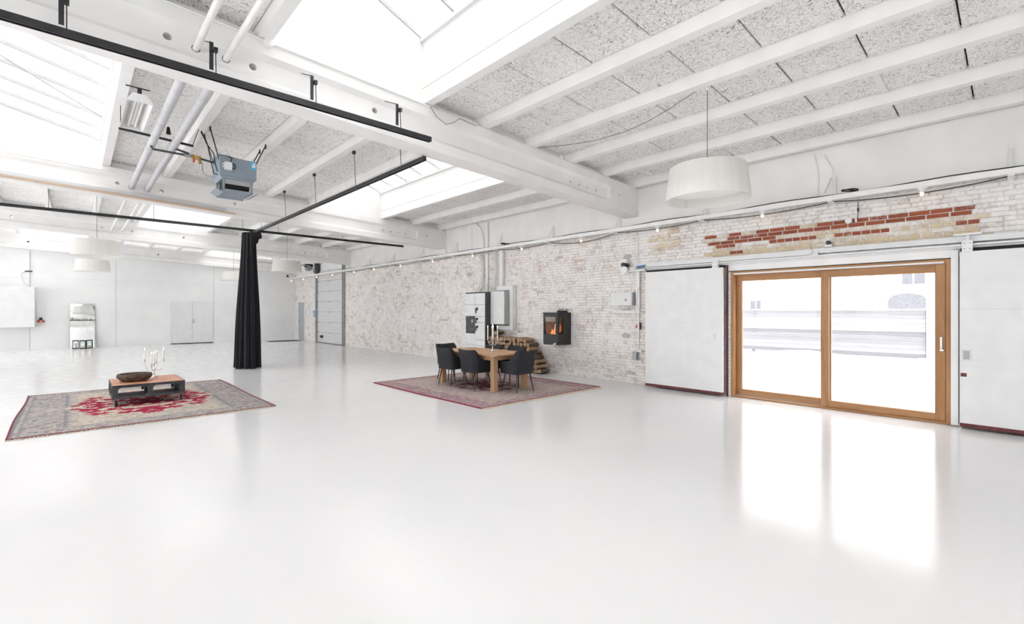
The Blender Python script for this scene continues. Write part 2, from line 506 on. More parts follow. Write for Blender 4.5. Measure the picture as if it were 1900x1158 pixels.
# grey cement repairs and soot above the stove
mb = MB()
for yc, zc, s_ in [(5.52, 2.62, .11), (5.55, .98, .10), (10.9, 2.55, .10)]:
    pts = [(yc + s_ * 1.1 * math.cos(t) * R.uniform(.7, 1.1), zc + s_ * .6 * math.sin(t) * R.uniform(.7, 1.1)) for t in [i * math.tau / 11 for i in range(11)]]
    mb.prism(pts, lambda a, c, d: (d, a, c), XW - .017, XW)
part('cement_patch', mb, plain('grey_cement', (.42, .43, .43), .9, var=.15, scale=20), w)

# ---------------- far wall of wide painted panels
w = thing('wall_far', 'far end wall of white painted panels', 'wall', (0, YF, 0), kind='structure')
seams = [XL, -4.75, -1.23, 1.29, 4.81, XW]
for a, c in zip(seams, seams[1:]):
    zc = [0, 1.62, 2.75, 4.95]
    for za, zb_ in zip(zc, zc[1:]):
        part('wall_panel', MB().box(a + .004, c - .004, YF, YF + .08, za + (.001 if za else 0), zb_ - .001), M['wall_white'], w)
part('backing', MB().box(XL - .3, XW + .3, YF + .06, YF + .3, 0, 5.2), M['white'], w)
wl = thing('wall_left', 'white side wall with tall steel windows, out of view on the left', 'wall', (XL, 8, 0), kind='structure')
FILL_WINS = [(-7.4 + 6.8 * i, -2.0 + 6.8 * i) for i in range(5)]  # unseen windows, added to fill the hall with side light
mb = MB(); ys = [YB - .3] + [q for a_ in FILL_WINS for q in a_] + [YF + .3]
for i in range(0, len(ys), 2): mb.box(XL - .3, XL, ys[i], ys[i + 1], 0, 5.3)
for a_, c_ in FILL_WINS: mb.box(XL - .3, XL, a_, c_, 0, .7).box(XL - .3, XL, a_, c_, 3.9, 5.3)
part('wall_face', mb, M['wall_white'], wl)
for a_, c_ in FILL_WINS:
    wf = part('window_frame', MB().box(XL - .2, XL - .12, a_, c_, .7, .76).box(XL - .2, XL - .12, a_, c_, 3.84, 3.9).box(XL - .2, XL - .12, a_, a_ + .06, .76, 3.84).box(XL - .2, XL - .12, c_ - .06, c_, .76, 3.84).box(XL - .19, XL - .13, (a_ + c_) / 2 - .03, (a_ + c_) / 2 + .03, .76, 3.84), M['white_metal'], wl)
    part('pane', MB().box(XL - .165, XL - .155, a_ + .05, c_ - .05, .75, 3.85), M['glass'], wf)
solo('wall_back', MB().box(XL - .3, XW + .3, YB - .3, YB, 0, 5.3), M['wall_white'], 'white wall behind the photographer', 'wall', kind='structure')

# ---------------- girders
HOLES_BIG = [.63, 1.34, 2.68, -1.26, -2.6]
HOLES_SMALL = [6.36, 6.60, 6.83, 7.08]
PIPES_X = [.85, 1.10]
def girder(y0, label, rp=.057):
    prof = [(0, 0), (0, .13), (1, .185), (1, .37), (0, .42), (0, .565), (GW, .565), (GW, .42), (-1, .37), (-1, .185), (GW, .13), (GW, 0)]
    def sec(x, r):
        out = []
        for a, h in prof:
            yy = r if a == 1 else (GW - r if a == -1 else a)
            out.append((x, y0 + yy, zb(x) + h))
        return out
    mb = MB(); secs = [sec(XL, .055), sec(7.42, .055), sec(7.47, 0), sec(XW - .013, 0)]
    v = [p for s_ in secs for p in s_]; f = []
    for i in range(3):
        for j in range(12):
            f.append((i * 12 + j, i * 12 + (j + 1) % 12, (i + 1) * 12 + (j + 1) % 12, (i + 1) * 12 + j))
    f += [tuple(range(12)), tuple(reversed(range(36, 48)))]
    mb.add(v, f)
    o = solo('concrete_girder', mb, M['girder'], label, 'beam', (XW - .02, y0, zb(XW)))
    cut = MB()
    for x in HOLES_BIG: cut.cyl((x, y0 - .1, zb(x) + .275), (x, y0 + GW + .1, zb(x) + .275), .035, n=16)
    for x in PIPES_X: cut.cyl((x, y0 - .1, zb(x) + .255), (x, y0 + GW + .1, zb(x) + .255), rp, n=16)
    for x in HOLES_SMALL: cut.cyl((x, y0 - .1, zb(x) + .26), (x, y0 + GW + .1, zb(x) + .26), .02, n=8)
    cut.cyl((7.76, y0 - .1, zb(7.76) + .31), (7.76, y0 + GW + .1, zb(7.76) + .31), .02, n=8)
    cm = cut.mesh('cut', M['girder']); co = bpy.data.objects.new('cut', cm); col.objects.link(co)
    bo = o.modifiers.new('b', 'BOOLEAN'); bo.object = co; bo.operation = 'DIFFERENCE'; bo.solver = 'EXACT'
    bpy.context.view_layer.update()
    ev = o.evaluated_get(bpy.context.evaluated_depsgraph_get())
    me = bpy.data.meshes.new_from_object(ev)
    o.modifiers.clear(); o.data = me
    bpy.data.objects.remove(co); bpy.data.meshes.remove(cm)
    return o
for y0, lb in [(-1.55, 'white concrete roof girder overhead behind the photographer'),
               (5.27, 'nearest white concrete roof girder, crossing behind the thick black curtain rail'),
               (12.10, 'white concrete roof girder just behind the blue-grey heater, with a wooden strip along it'),
               (18.90, 'white concrete roof girder behind the far black curtain rail, above the far pendant lamps'),
               (25.39, 'farthest white concrete girder resting on top of the far end wall')]:
    girder(y0, lb, .037 if y0 in (5.27, 18.90) else .056)

# ---------------- ceiling: roof deck, purlins, wood-wool slabs
SKY = {-1: [(2, 4, 4.95, .35), (8, 10, 4.95, .3), (14, 16, 5.1, .3)], 0: [(5, 7, 5.05, .39), (11, 13, 5.05, .35)], 1: [(2, 4, 4.80, .35), (8, 10, 4.80, .25), (14, 16, 5.1, .3)],
       2: [(5, 7, 4.95, .35), (11, 13, 5.05, .35)], 3: [(2, 4, 4.85, .35), (8, 10, 4.9, .3), (14, 16, 5.1, .3)]}  # skylights out of view repeat the stagger, added for more daylight
KMAX = 16
ceil_ = thing('ceiling', 'white timber roof with purlins and speckled wood-wool slabs', 'ceiling', (0, 5, 4.2), kind='structure')
deck = MB()
def slope_box(mb, x0, x1, y0, y1, dz0, dz1, m=0):
    v = []
    for dz in (dz0, dz1):
        for x, y in ((x0, y0), (x1, y0), (x1, y1), (x0, y1)): v.append((x, y, zp(x) + dz))
    mb.add(v, [(0, 3, 2, 1), (4, 5, 6, 7), (0, 1, 5, 4), (1, 2, 6, 5), (2, 3, 7, 6), (3, 0, 4, 7)], m)
panel_cache = {}
def slab(k, ya, yb, parent, mbx=None):
    x1 = px(k) - .062; x0 = px(k + 1) + .062
    L = round(yb - ya, 3)
    key = L
    if key not in panel_cache:
        wd = .856; mb = MB(); e = .013
        xs = [-wd / 2, wd / 2]
        v = []
        for z_, ins in ((.035, 0), (e, 0), (0, e)):
            for sx, sy in ((-1, -1), (1, -1), (1, 1), (-1, 1)): 
                xx = sx * (wd / 2 - ins); v.append((xx, sy * (L / 2 - .0075 - ins), z_ - SL * xx))
        mb.add(v, [(0, 1, 2, 3)] + [(i, (i + 1) % 4, 4 + (i + 1) % 4, 4 + i) for i in range(4)] + [(4 + i, 4 + (i + 1) % 4, 8 + (i + 1) % 4, 8 + i) for i in range(4)] + [(8, 11, 10, 9)])
        panel_cache[key] = mb.mesh('wood_wool_slab', M['woodwool'])
    xc = (x0 + x1) / 2
    rl = R.choice([0, 0, .003, -.002])
    return share('wood_wool_slab', panel_cache[key], parent, (xc, (ya + yb) / 2 - 5, zp(xc) - 4.2 + rl))
rest_slabs = MB()
n_slab = 0
for bay in range(-1, 4):
    ya = GY[bay + 1]; yb_ = GY[bay + 2]
    y0 = ya + .15; y1 = yb_ + .15
    def in_sky(k):                      # row between purlin k and k+1
        return any(a <= k < b_ for a, b_, _, _ in SKY[bay])
    def mid_sky(k):
        return any(a < k < b_ for a, b_, _, _ in SKY[bay])
    for k in range(0, KMAX + 1):
        if mid_sky(k): continue
        x = px(k)
        if x < XL: continue
        mb = MB()
        v = []
        for yy in (y0 + .003, y1 - .003):
            for sx, h in ((-.06, 0), (.06, 0), (.06, PH + .05), (-.06, PH + .05)): v.append((x + sx, yy, zt(x) + .006 + h))
        mb.add(v, [(0, 1, 2, 3), (7, 6, 5, 4), (0, 4, 5, 1), (1, 5, 6, 2), (2, 6, 7, 3), (3, 7, 4, 0)])
        if bay >= 0 and x > -2: part('purlin', mb, M['white'], ceil_, bevel=.004)
        else: rest_slabs.add(mb.v, mb.f, 1)
    for k in range(-1, KMAX + 1):
        xa = px(k + 1); xb = px(k) if k >= 0 else XW + .3
        if k >= 0 and in_sky(k): continue
        slope_box(deck, max(xa - .02, XL - .3), xb + .02, y0 - .01, y1 + .01, .045, .2)
        if k < 0: 
            continue
        if bay == 0: js = [y0] + [1.09 - .73 * 3 + .73 * i + .01 for i in range(9) if 1.09 - .73 * 3 + .73 * i > y0 + .2] 
        else: js = [y0 + .73 * i + (.36 if k % 2 else 0) * (i > 0) for i in range(10)]
        js = [j for j in js if j < y1 - .12] + [y1]
        for a, c in zip(js, js[1:]):
            xc = (px(k) + px(k + 1)) / 2
            vis = bay >= 0 and xc > -1.6 and not (bay == 0 and (c < -.6 or (xc < 1.5 and c < 3.2)))
            if vis and bay < 3 and n_slab < 298:
                slab(k, a, c, ceil_); n_slab += 1
            else:
                slope_box(rest_slabs, px(k + 1) + .062, px(k) - .062, a + .005, c - .005, 0, .035, 0)
part('roof_deck', deck, M['deck'], ceil_)
o = part('wood_wool_field', rest_slabs, [M['woodwool'], M['white']], ceil_); o['kind'] = 'stuff'
for y_ in (1.10, 3.29):
    mb = MB(); slope_box(mb, px(2) + .062, px(1) - .062, y_ - .03, y_ + .03, -.014, -.001)
    part('batten', mb, M['white'], ceil_)
# blocking boards between the purlins on the girder tops
for gi, y0 in ((2, 5.27), (3, 12.10), (4, 18.90)):
    for k in range(0, 9):
        x0, x1 = px(k + 1) + .065, px(k) - .065
        mb = MB(); v = []
        hh = .09 if k % 3 else .06
        for yy in (y0 + .10, y0 + .14):
            for x, h in ((x0, 0), (x1, 0), (x1, hh), (x0, hh)): v.append((x, yy, zt(x) + h))
        mb.add(v, [(0, 1, 2, 3), (7, 6, 5, 4), (0, 4, 5, 1), (1, 5, 6, 2), (2, 6, 7, 3), (3, 7, 4, 0)])
        skyrow = any(a <= k < b_ for bay in (gi - 2, gi - 1) for a, b_, _, _ in SKY[bay])
        if not skyrow: part('blocking_board', mb, M['white'], ceil_)

# ---------------- skylights
n_win = 0
SKYLAB = {(0, 5): 'large bright skylight overhead at the top centre, in the nearest bay', (1, 2): 'bright skylight beyond the nearest girder, right of the curtain rail',
          (1, 8): 'big bright skylight at the upper left, beside the fluorescent lamp', (2, 5): 'small bright skylight left of the black curtain, beyond the wooden strip girder',
          (3, 2): 'farthest skylight, just left behind the black curtain'}
for bay in SKY:
    for kL, kR, cz, sl in SKY[bay]:
        n_win += 1
        xr = px(kL) - .06; xl = px(kR) + .06
        ya = GY[bay + 1] + GW - .03; yb_ = GY[bay + 2] + .03
        root = thing('window_%d' % n_win, SKYLAB.get((bay, kL), 'skylight out of view over the hall, number %d of the hidden row' % n_win), 'skylight', (xr, ya, zp(xr)), kind='structure')
        zl = cz + sl * (xr - xl)
        part('shaft_side', MB().box(xr, xr + .05, ya - .05, yb_ + .05, zt(xr) + .21, cz), M['white'], root)
        part('shaft_side', MB().box(xl - .05, xl, ya - .05, yb_ + .05, zt(xl) + .21, zl), M['white'], root)
        for yy in (ya - .05, yb_):
            mb = MB(); v = []
            for y2 in (yy, yy + .05): v += [(xl, y2, zt(xl) + .004), (xr, y2, zt(xr) + .004), (xr, y2, cz), (xl, y2, zl)]
            mb.add(v, [(0, 1, 2, 3), (7, 6, 5, 4), (0, 4, 5, 1), (1, 5, 6, 2), (2, 6, 7, 3), (3, 7, 4, 0)])
            part('shaft_end', mb, M['white'], root)
        seen = bay >= 0 and kL < 11
        nb = 9 if seen else 3
        dy = (yb_ - ya) / nb
        for i in range(nb + 1):
            y = ya + i * dy
            part('glazing_bar', MB().bar((xl - .04, y, zl + .016), (xr + .04, y, cz + .0 - sl * .04 + .016), .035, .05), M['glazing_bar'], root)
        for i in range(nb):
            y = ya + (i + .5) * dy
            part('pane', MB().bar((xl - .05, y, zl + .05), (xr + .05, y, cz + .045), dy - .01, .012), M['skyglass'], root)
        part('curb_rail', MB().bar((xr - .02, ya, cz - .02), (xr - .02, yb_, cz - .02), .04, .06), M['white_metal'], root)
        if seen:
            part('tie_rod', MB().tube([(xr - .03, ya + 2 * dy, cz + .0), (xl + .03, ya + 4.5 * dy, zl - .12)], .009, 6), M['panelside'], root)
            part('tie_rod', MB().tube([(xr - .03, ya + 7 * dy, cz + .0), (xl + .03, ya + 4.5 * dy, zl - .12)], .009, 6), M['panelside'], root)

# ================================================================== doors
# glazed oak sliding door
d = thing('door_1', 'oak framed two-pane glass sliding door to the snowy yard', 'door', (XW + .06, 2.0, 0), kind='structure')
Y0, Y1, ZT = .59, 3.41, 2.18
part('frame_jamb', MB().box(8.40, 8.62, Y1 - .05, Y1, 0, ZT), M['oak_z'], d, bevel=.004)
part('frame_jamb', MB().box(8.40, 8.62, Y0, Y0 + .05, 0, ZT), M['oak_z'], d, bevel=.004)
part('frame_head', MB().box(8.40, 8.62, Y0 + .05, Y1 - .05, ZT - .06, ZT), M['oak_y'], d, bevel=.004)
part('sill', MB().box(8.40, 8.62, Y0 + .05, Y1 - .05, 0.002, .03), M['oak_y'], d, bevel=.004)
part('sill_track', MB().box(8.44, 8.50, 2.08, Y1 - .06, .03, .036), M['chrome'], d)
def sash(x0, x1, ya, yb, ga, gb, gz0, gz1, z0, z1):
    s_ = part('sash', MB().box(x0, x1, ya, ga, z0, z1).box(x0, x1, gb, yb, z0, z1), M['oak_z'], d, bevel=.005)
    part('sash_rail', MB().box(x0, x1, ga, gb, z0, gz0).box(x0, x1, ga, gb, gz1, z1), M['oak_y'], s_, bevel=.005)
    part('pane', MB().box((x0 + x1) / 2 - .006, (x0 + x1) / 2 + .006, ga - .01, gb + .01, gz0 - .01, gz1 + .01), M['glass'], s_)
    part('gasket', MB().box(x0 + .012, x0 + .02, ga, ga + .008, gz0, gz1).box(x0 + .012, x0 + .02, gb - .008, gb, gz0, gz1), M['panelside'], s_)
    return s_
sash(8.52, 8.59, 1.95, 3.355, 2.06, 3.275, .135, 2.015, .04, 2.115)
s_ = sash(8.425, 8.495, .645, 2.065, .745, 1.965, .13, 2.01, .03, 2.115)
part('door_handle', MB().box(8.40, 8.425, .675, .70, 1.00, 1.15).box(8.385, 8.40, .678, .697, .985, 1.145).box(8.375, 8.425, .66, .70, .965, .99), M['chrome'], s_, bevel=.003, label='slim chrome lever handle')
part('blind_rail', MB().box(8.385, 8.40, Y0 + .07, Y1 - .05, 2.125, 2.15), M['white_metal'], d, bevel=.003, label='thin white blind rail along the head')
# reveal around it
t = thing('trim_1', 'white board over the oak glass door', 'trim', (XW, 2, 2.2), kind='structure')
part('head_board', MB().box(8.405, 8.47, .50, 3.50, ZT + .012, 2.315), M['white'], t, bevel=.005)
part('shadow_gap', MB().box(8.425, 8.62, .52, 3.48, ZT, ZT + .012), M['black_matt'], t)
t = thing('trim_2', 'dark red and white worn jamb left of the oak glass door', 'trim', (XW, 3.45, 0), kind='structure')
part('steel_post', MB().box(8.37, 8.43, 3.455, 3.475, 0, 2.3), M['redpaint'], t)
part('plaster_jamb', MB().box(8.40, 8.62, 3.412, 3.452, 0, ZT), plain('chipped_white', (.72, .71, .70), .7, var=.25, scale=30), t)
t = thing('trim_3', 'white chipped jamb strip right of the oak glass door', 'trim', (XW, .55, 0), kind='structure')
part('jamb_strip', MB().box(8.33, 8.62, .515, .588, .02, ZT + .1), M['white'], t, bevel=.004)

# steel sliding doors either side
def slide(name, ya, yb, label, zt_, right=False):
    d = thing(name, label, 'door', (8.27, (ya + yb) / 2, 0), kind='structure')
    ym = (ya + yb) / 2 + (.02 if not right else -.2)
    zs = [.075, 1.28, zt_] if not right else [.075, .80, 1.52, zt_]
    for za, zc in zip(zs, zs[1:]):
        for a, c in ((ya, ym), (ym, yb)):
            part('door_panel', MB().box(8.25, 8.30, a + .0006, c - .0006, za + .0006, zc - .0006), M['white_metal'], d)
    part('bottom_rail', MB().box(8.248, 8.31, ya, yb, .028, .075), M['redpaint'], d, bevel=.003, label='dark red bottom rail')
    part('edge_strip', MB().box(8.30, 8.34, ya + .01, yb - .01, .03, zt_), M['darkgrey'], d)
    return d
dl = slide('door_2', 3.49, 5.00, 'white steel sliding fire door left of the oak glass door', 2.255)
part('pull_recess', MB().box(8.242, 8.251, 3.60, 3.66, .98, 1.10).box(8.240, 8.247, 3.605, 3.63, .985, 1.095), M['panelgrey'], dl, bevel=.002)
dr = slide('door_3', -1.25, .50, 'white steel sliding fire door at the right edge, with small red patch', 2.25, True)
part('pull_recess', MB().box(8.242, 8.251, .385, .475, .86, 1.01), M['panelgrey'], dr, bevel=.003)
part('pull_recess', MB().box(8.238, 8.245, .405, .465, .885, .995), M['panelside'], dr)
part('red_patch', MB().box(8.243, 8.251, .435, .49, .665, .71), M['redpaint'], dr, label='small dark red patch')

# overhead sliding track
t = thing('door_track', 'white steel overhead track above the sliding doors and oak glass door', 'track', (8.35, 2, 2.35))
part('upper_channel', MB().box(8.30, 8.405, 2.15, 5.03, 2.36, 2.445).box(8.325, 8.405, -1.3, 2.15, 2.375, 2.455), M['panelgrey'], t, bevel=.006)
part('running_rail', MB().box(8.27, 8.33, -1.3, 5.03, 2.325, 2.345).box(8.36, 8.40, -1.3, 5.03, 2.30, 2.36), M['white_metal'], t, bevel=.002)
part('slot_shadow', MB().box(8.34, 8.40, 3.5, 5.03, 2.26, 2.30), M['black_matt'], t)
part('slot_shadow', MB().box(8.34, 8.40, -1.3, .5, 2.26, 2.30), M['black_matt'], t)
for yy in (3.62, .43): 
    h = part('hanger', MB().box(8.235, 8.30, yy - .05, yy + .05, 2.24, 2.39), M['white_metal'], t, bevel=.004)
    for q_ in (-.025, .025):
        for z_ in (2.28, 2.35): part('bolt', MB().cyl((8.236, yy + q_, z_), (8.228, yy + q_, z_), .008, n=8), M['grey_metal'], h)
part('stop_bracket', MB().box(8.24, 8.33, .30, .56, 2.455, 2.48).box(8.27, 8.31, .41, .45, 2.39, 2.455), M['white_metal'], t, bevel=.003)
part('stop_bracket', MB().box(8.30, 8.36, 2.10, 2.18, 2.345, 2.385).box(8.29, 8.33, 2.07, 2.10, 2.345, 2.40), M['white_metal'], t, bevel=.003)
# red signal knob and bell button above the door
t = thing('alarm_button', 'small black round button on a white base above the oak glass door', 'button', (8.36, 1.95, 2.46))
part('base', MB().box(8.345, 8.405, 1.90, 2.0, 2.462, 2.50), M['white_metal'], t, bevel=.004)
part('knob', MB().cyl((8.35, 1.95, 2.53), (8.40, 1.95, 2.53), .032, n=14).cyl((8.375, 1.95, 2.497), (8.375, 1.95, 2.51), .015, n=8), M['black'], t, smooth=40)
t = thing('wall_sensor', 'white disc sensor with hanging black lead on the exposed red bricks', 'sensor', (8.40, 1.68, 2.82))
part('disc', MB().cyl((8.365, 1.70, 2.83), (8.415, 1.70, 2.83), .042, .045, n=18), M['white_metal'], t, smooth=40)
part('plug', MB().box(8.37, 8.412, 1.60, 1.62, 2.80, 2.85), M['white_metal'], t)
part('lead', MB().tube([(8.385, 1.585, 3.09), (8.385, 1.585, 3.02), (8.385, 1.586, 2.93), (8.39, 1.59, 2.87), (8.39, 1.605, 2.84)], .005, 6).cyl((8.385, 1.585, 3.0), (8.385, 1.585, 2.95), .012, n=8), M['black'], t)

# sectional garage door
d = thing('door_4', 'white sectional garage door with grey steel guides in the brick wall', 'door', (XW, 21.2, 0), kind='structure')
sec_m = plain('foiled_steel_section', (.64, .64, .645), .5, var=.03)
for i in range(7):
    p = part('door_section', MB().box(8.455, 8.50, 19.72, 22.60, .02 + .475 * i + .004, .02 + .475 * (i + 1) - .004), sec_m, d, bevel=.008)
    part('hinge', MB().box(8.442, 8.456, 19.76, 19.82, .45 + .475 * i, .50 + .475 * i).box(8.442, 8.456, 21.14, 21.19, .45 + .475 * i, .50 + .475 * i).box(8.442, 8.456, 22.50, 22.56, .45 + .475 * i, .50 + .475 * i), M['grey_metal'], p)
part('bottom_seal', MB().box(8.445, 8.51, 19.72, 22.6, 0.001, .026), M['darkgrey'], d)
part('guide', MB().box(8.40, 8.455, 19.62, 19.74, 0, 3.6), M['grey_metal'], d, bevel=.004)
part('guide', MB().box(8.36, 8.425, 19.40, 19.60, 0, 3.55).box(8.33, 8.36, 19.50, 19.53, 0, 3.55), M['grey_metal'], d, bevel=.004)
part('guide', MB().box(8.38, 8.455, 22.60, 22.72, 0, 3.75), M['grey_metal'], d, bevel=.004)
part('plug_socket', MB().box(8.40, 8.456, 21.93, 22.16, .24, .36).cyl((8.41, 22.2, .30), (8.46, 22.2, .30), .04, n=10), M['black'], d)
part('infill', MB().box(8.52, 8.60, 19.6, 22.7, 0, 3.75), M['white'], d)
mb = MB(); pts = [(8.30, 22.66, 3.3)] + [(8.30 - .32 * (1 - math.cos(a)), 22.66, 3.3 + .32 * math.sin(a)) for a in [i * math.pi / 16 for i in range(1, 9)]] + [(5.4, 22.66, 3.63)]
part('ceiling_track', mb.tube(pts, .022, 6), M['grey_metal'], d)
t = thing('door_motor', 'dark garage door motor in the far upper corner', 'motor', (8.1, 22.7, 3.5))
part('housing', MB().box(7.95, 8.30, 22.75, 23.0, 3.56, 3.70), M['black'], t, bevel=.02)
part('drum', MB().cyl((8.12, 22.74, 3.5), (8.12, 22.98, 3.5), .13, n=16), M['grey_metal'], t, smooth=40)
part('column', MB().box(8.30, 8.41, 22.36, 22.60, 3.18, 3.72), M['darkgrey'], t, bevel=.01)
t = thing('door_sign', 'small blue sign on the brick wall beside the garage door', 'sign', (8.40, 22.85, 1.35))
part('plate', MB().box(8.395, 8.405, 22.80, 23.0, 1.22, 1.50), M['blue'], t, bevel=.003)
part('print', MB().box(8.392, 8.396, 22.83, 22.97, 1.30, 1.33).box(8.392, 8.396, 22.83, 22.97, 1.37, 1.39), M['white_metal'], t)

# small grey door
d = thing('door_5', 'narrow grey steel door in the far brick corner', 'door', (XW, 24.63, 0), kind='structure')
greydoor = plain('grey_door_paint', (.42, .44, .46), .5, var=.04)
part('leaf', MB().box(8.44, 8.49, 24.22, 25.06, .01, 1.91), greydoor, d, bevel=.004)
part('door_frame', MB().box(8.40, 8.50, 24.15, 24.215, 0, 1.98).box(8.40, 8.50, 25.065, 25.12, 0, 1.98).box(8.40, 8.50, 24.215, 25.065, 1.915, 1.98), M['white_metal'], d, bevel=.004)
part('door_closer', MB().box(8.40, 8.44, 24.28, 24.5, 1.84, 1.90), M['chrome'], d)
part('door_handle', MB().cyl((8.44, 24.98, .98), (8.39, 24.98, .98), .012, n=8).cyl((8.39, 24.98, .98), (8.39, 24.87, .98), .011, n=8), M['darkgrey'], d)
part('infill', MB().box(8.52, 8.60, 24.1, 25.2, 0, 2.0), M['white'], d)

# white double door in the far wall
d = thing('door_6', 'flush white double door in the far end wall', 'door', (3.97, YF, 0), kind='structure')
for a, c in ((3.18, 3.955), (3.965, 4.75)):
    part('leaf', MB().box(a, c, YF - .018, YF - .001, .035, 1.90), M['white_metal'], d, bevel=.004)
part('door_frame', MB().box(3.15, 3.172, YF - .01, YF - .001, 0, 1.93).box(4.758, 4.78, YF - .01, YF - .001, 0, 1.93).box(3.172, 4.758, YF - .01, YF - .001, 1.908, 1.93), M['wall_white'], d)
part('threshold', MB().box(3.17, 4.76, YF - .03, YF - .001, 0, .03), M['black_matt'], d)  # black strip drawn in for the dark gap under the leaves
part('door_handle', MB().box(3.985, 4.03, YF - .026, YF - .018, .93, 1.12).cyl((4.005, YF - .02, 1.06), (4.005, YF - .07, 1.06), .01, n=8).cyl((4.005, YF - .07, 1.06), (4.13, YF - .07, 1.06), .01, n=8), M['chrome'], d)
solo('door_mat', MB().box(6.88, 8.28, 24.30, 25.05, 0, .012), M['black_matt'], 'thin black mat on the floor by the narrow grey door', 'mat', (7.6, 24.7, 0), bevel=.003)

# ================================================================== lighting rail on the brick wall
t = thing('light_rail', 'long white steel rail on brackets carrying cables and bulbs along the brick wall', 'rail', (8.2, 12, ZR))
part('channel', MB().box(8.165, 8.175, -1.6, 25.62, 3.135, 3.20).box(8.235, 8.245, -1.6, 25.62, 3.135, 3.20).box(8.165, 8.245, -1.6, 25.62, 3.128, 3.138), M['pipe_white'], t, bevel=.003)
BRK = [.05, 1.88, 3.85, 5.69, 7.58, 9.44, 11.44, 13.3, 15.2, 17.1, 19.0]
for i, yy in enumerate(BRK):
    p = part('bracket', MB().box(8.393, 8.416, yy - .022, yy + .022, 3.06, 3.55).box(8.12, 8.41, yy - .03, yy + .03, 3.10, 3.126), M['white_metal'], t, bevel=.002)
    part('stay', MB().bar((8.40, yy, 3.50), (8.18, yy, 3.14), .02, .006), M['white_metal'], p)
for i, (a, c) in enumerate(zip(BRK, BRK[1:])):
    mats = [M['black_matt'], M['cable_white'], M['panelgrey']]
    for j, (sg, r_, mt) in enumerate([(.10 if i % 3 == 0 else .05, .007, 0), (.07 if i % 2 else .03, .008, 1), (.045, .008, 2)]):
        if i > 6 and j: continue
        part('cable', MB().tube(arc((8.27 + .025 * j, a, 3.125), (8.27 + .025 * j, c, 3.125), sg * R.uniform(.5, 1.1), 10), r_, 5), mats[mt], t)
part('cable', MB().tube([(8.20, y_, 3.207 + .012 * math.sin(y_ * 3.1) + .006) for y_ in [-1.5 + .3 * i for i in range(72)]], .008, 5), M['black_matt'], t, label='black cable lying on the rail')
for yy, zz in ((1.65, 3.24), (9.15, 3.25), (9.0, 3.22)):
    part('cable_coil', MB().tube([(8.21 + .02 * math.cos(a * 1.3), yy + .10 * math.cos(a * .97), zz + .018 * math.sin(a * 1.1)) for a in [i * .5 for i in range(26)]], .008, 5), M['black_matt'], t)
ORD = ['farthest', 'second', 'third', 'fourth', 'fifth', 'sixth', 'seventh', 'eighth', 'ninth', 'tenth', 'eleventh', 'twelfth', 'thirteenth', 'nearest']
for i, yy in enumerate([25.50, 23.78, 22.05, 20.24, 18.09, 16.38, 14.42, 12.45, 10.44, 8.46, 6.57, 4.71, 2.83, .86]):
    lb = 'small glowing bulb under the white wall rail, ' + (ORD[i] + ' from the camera' if i == 0 else ORD[i] + ' to the camera' if i == 13 else ORD[i] + ' counted from the far corner')
    t = thing('rail_bulb_lamp', lb, 'lamp', (8.205, yy, 3.127), group='bulbs along the white wall rail')
    part('holder', MB().lathe([(.0, 3.127), (.068, 3.127), (.06, 3.113), (.032, 3.095), (.026, 3.058), (0.0, 3.058)], (8.205, yy, 0), 12), M['white_metal'], t, smooth=50)
    part('bulb', MB().lathe([(.010, 3.060), (.017, 3.046), (.019, 3.034), (.013, 3.022), (0.001, 3.016)], (8.205, yy, 0), 10), M['bulb'], t, smooth=60)

# conduits on the wall
t = thing('bent_conduit', 'white conduit bending from the ceiling down to the rail above the switch cabinets', 'conduit', (8.38, 10.3, 3.2))
pts = [(8.385, 11.9, 4.02), (8.385, 10.95, 4.08), (8.385, 10.75, 4.06), (8.385, 10.5, 3.98), (8.385, 10.3, 3.82), (8.385, 10.2, 3.6), (8.385, 10.16, 3.2)]
part('tube', MB().tube(pts, .017, 8), M['pipe_white'], t, smooth=60)
t = thing('bent_conduit', 'white conduit curling off the end of the heater girder onto the wall', 'conduit', (8.38, 12.05, 3.2))
pts = [(8.20, 12.09, 3.985), (8.27, 12.08, 3.98), (8.35, 12.07, 3.92), (8.39, 12.05, 3.80), (8.395, 12.03, 3.6), (8.395, 12.02, 3.2)]
part('tube', MB().tube(pts, .017, 8), M['pipe_white'], t, smooth=60)
t = thing('vertical_conduit', 'thin white conduit running down the wall above the switch cabinets', 'conduit', (8.39, 10.0, 2.0))
part('tube', MB().box(8.37, 8.405, 9.98, 10.06, 2.0, 3.95).cyl((8.395, 10.72, 3.9), (8.395, 10.72, 3.2), .006, n=6), M['pipe_white'], t)
t = thing('old_conduit', 'old painted conduit pair on the plaster band above the oak glass door', 'conduit', (8.40, 2.0, 3.2))
part('tube', MB().tube([(8.412, 2.15, 3.93), (8.412, 2.12, 3.8), (8.412, 2.09, 3.6), (8.412, 2.10, 3.22)], .010, 6), M['plaster'], t, smooth=60)
part('tube', MB().tube([(8.412, 2.01, 3.88), (8.412, 1.95, 3.74), (8.412, 1.90, 3.64), (8.412, 1.90, 3.22)], .012, 6), M['plaster'], t, smooth=60)
part('stub', MB().bar((8.40, 1.93, 3.52), (8.40, 2.02, 3.30), .03, .02), M['plaster'], t)
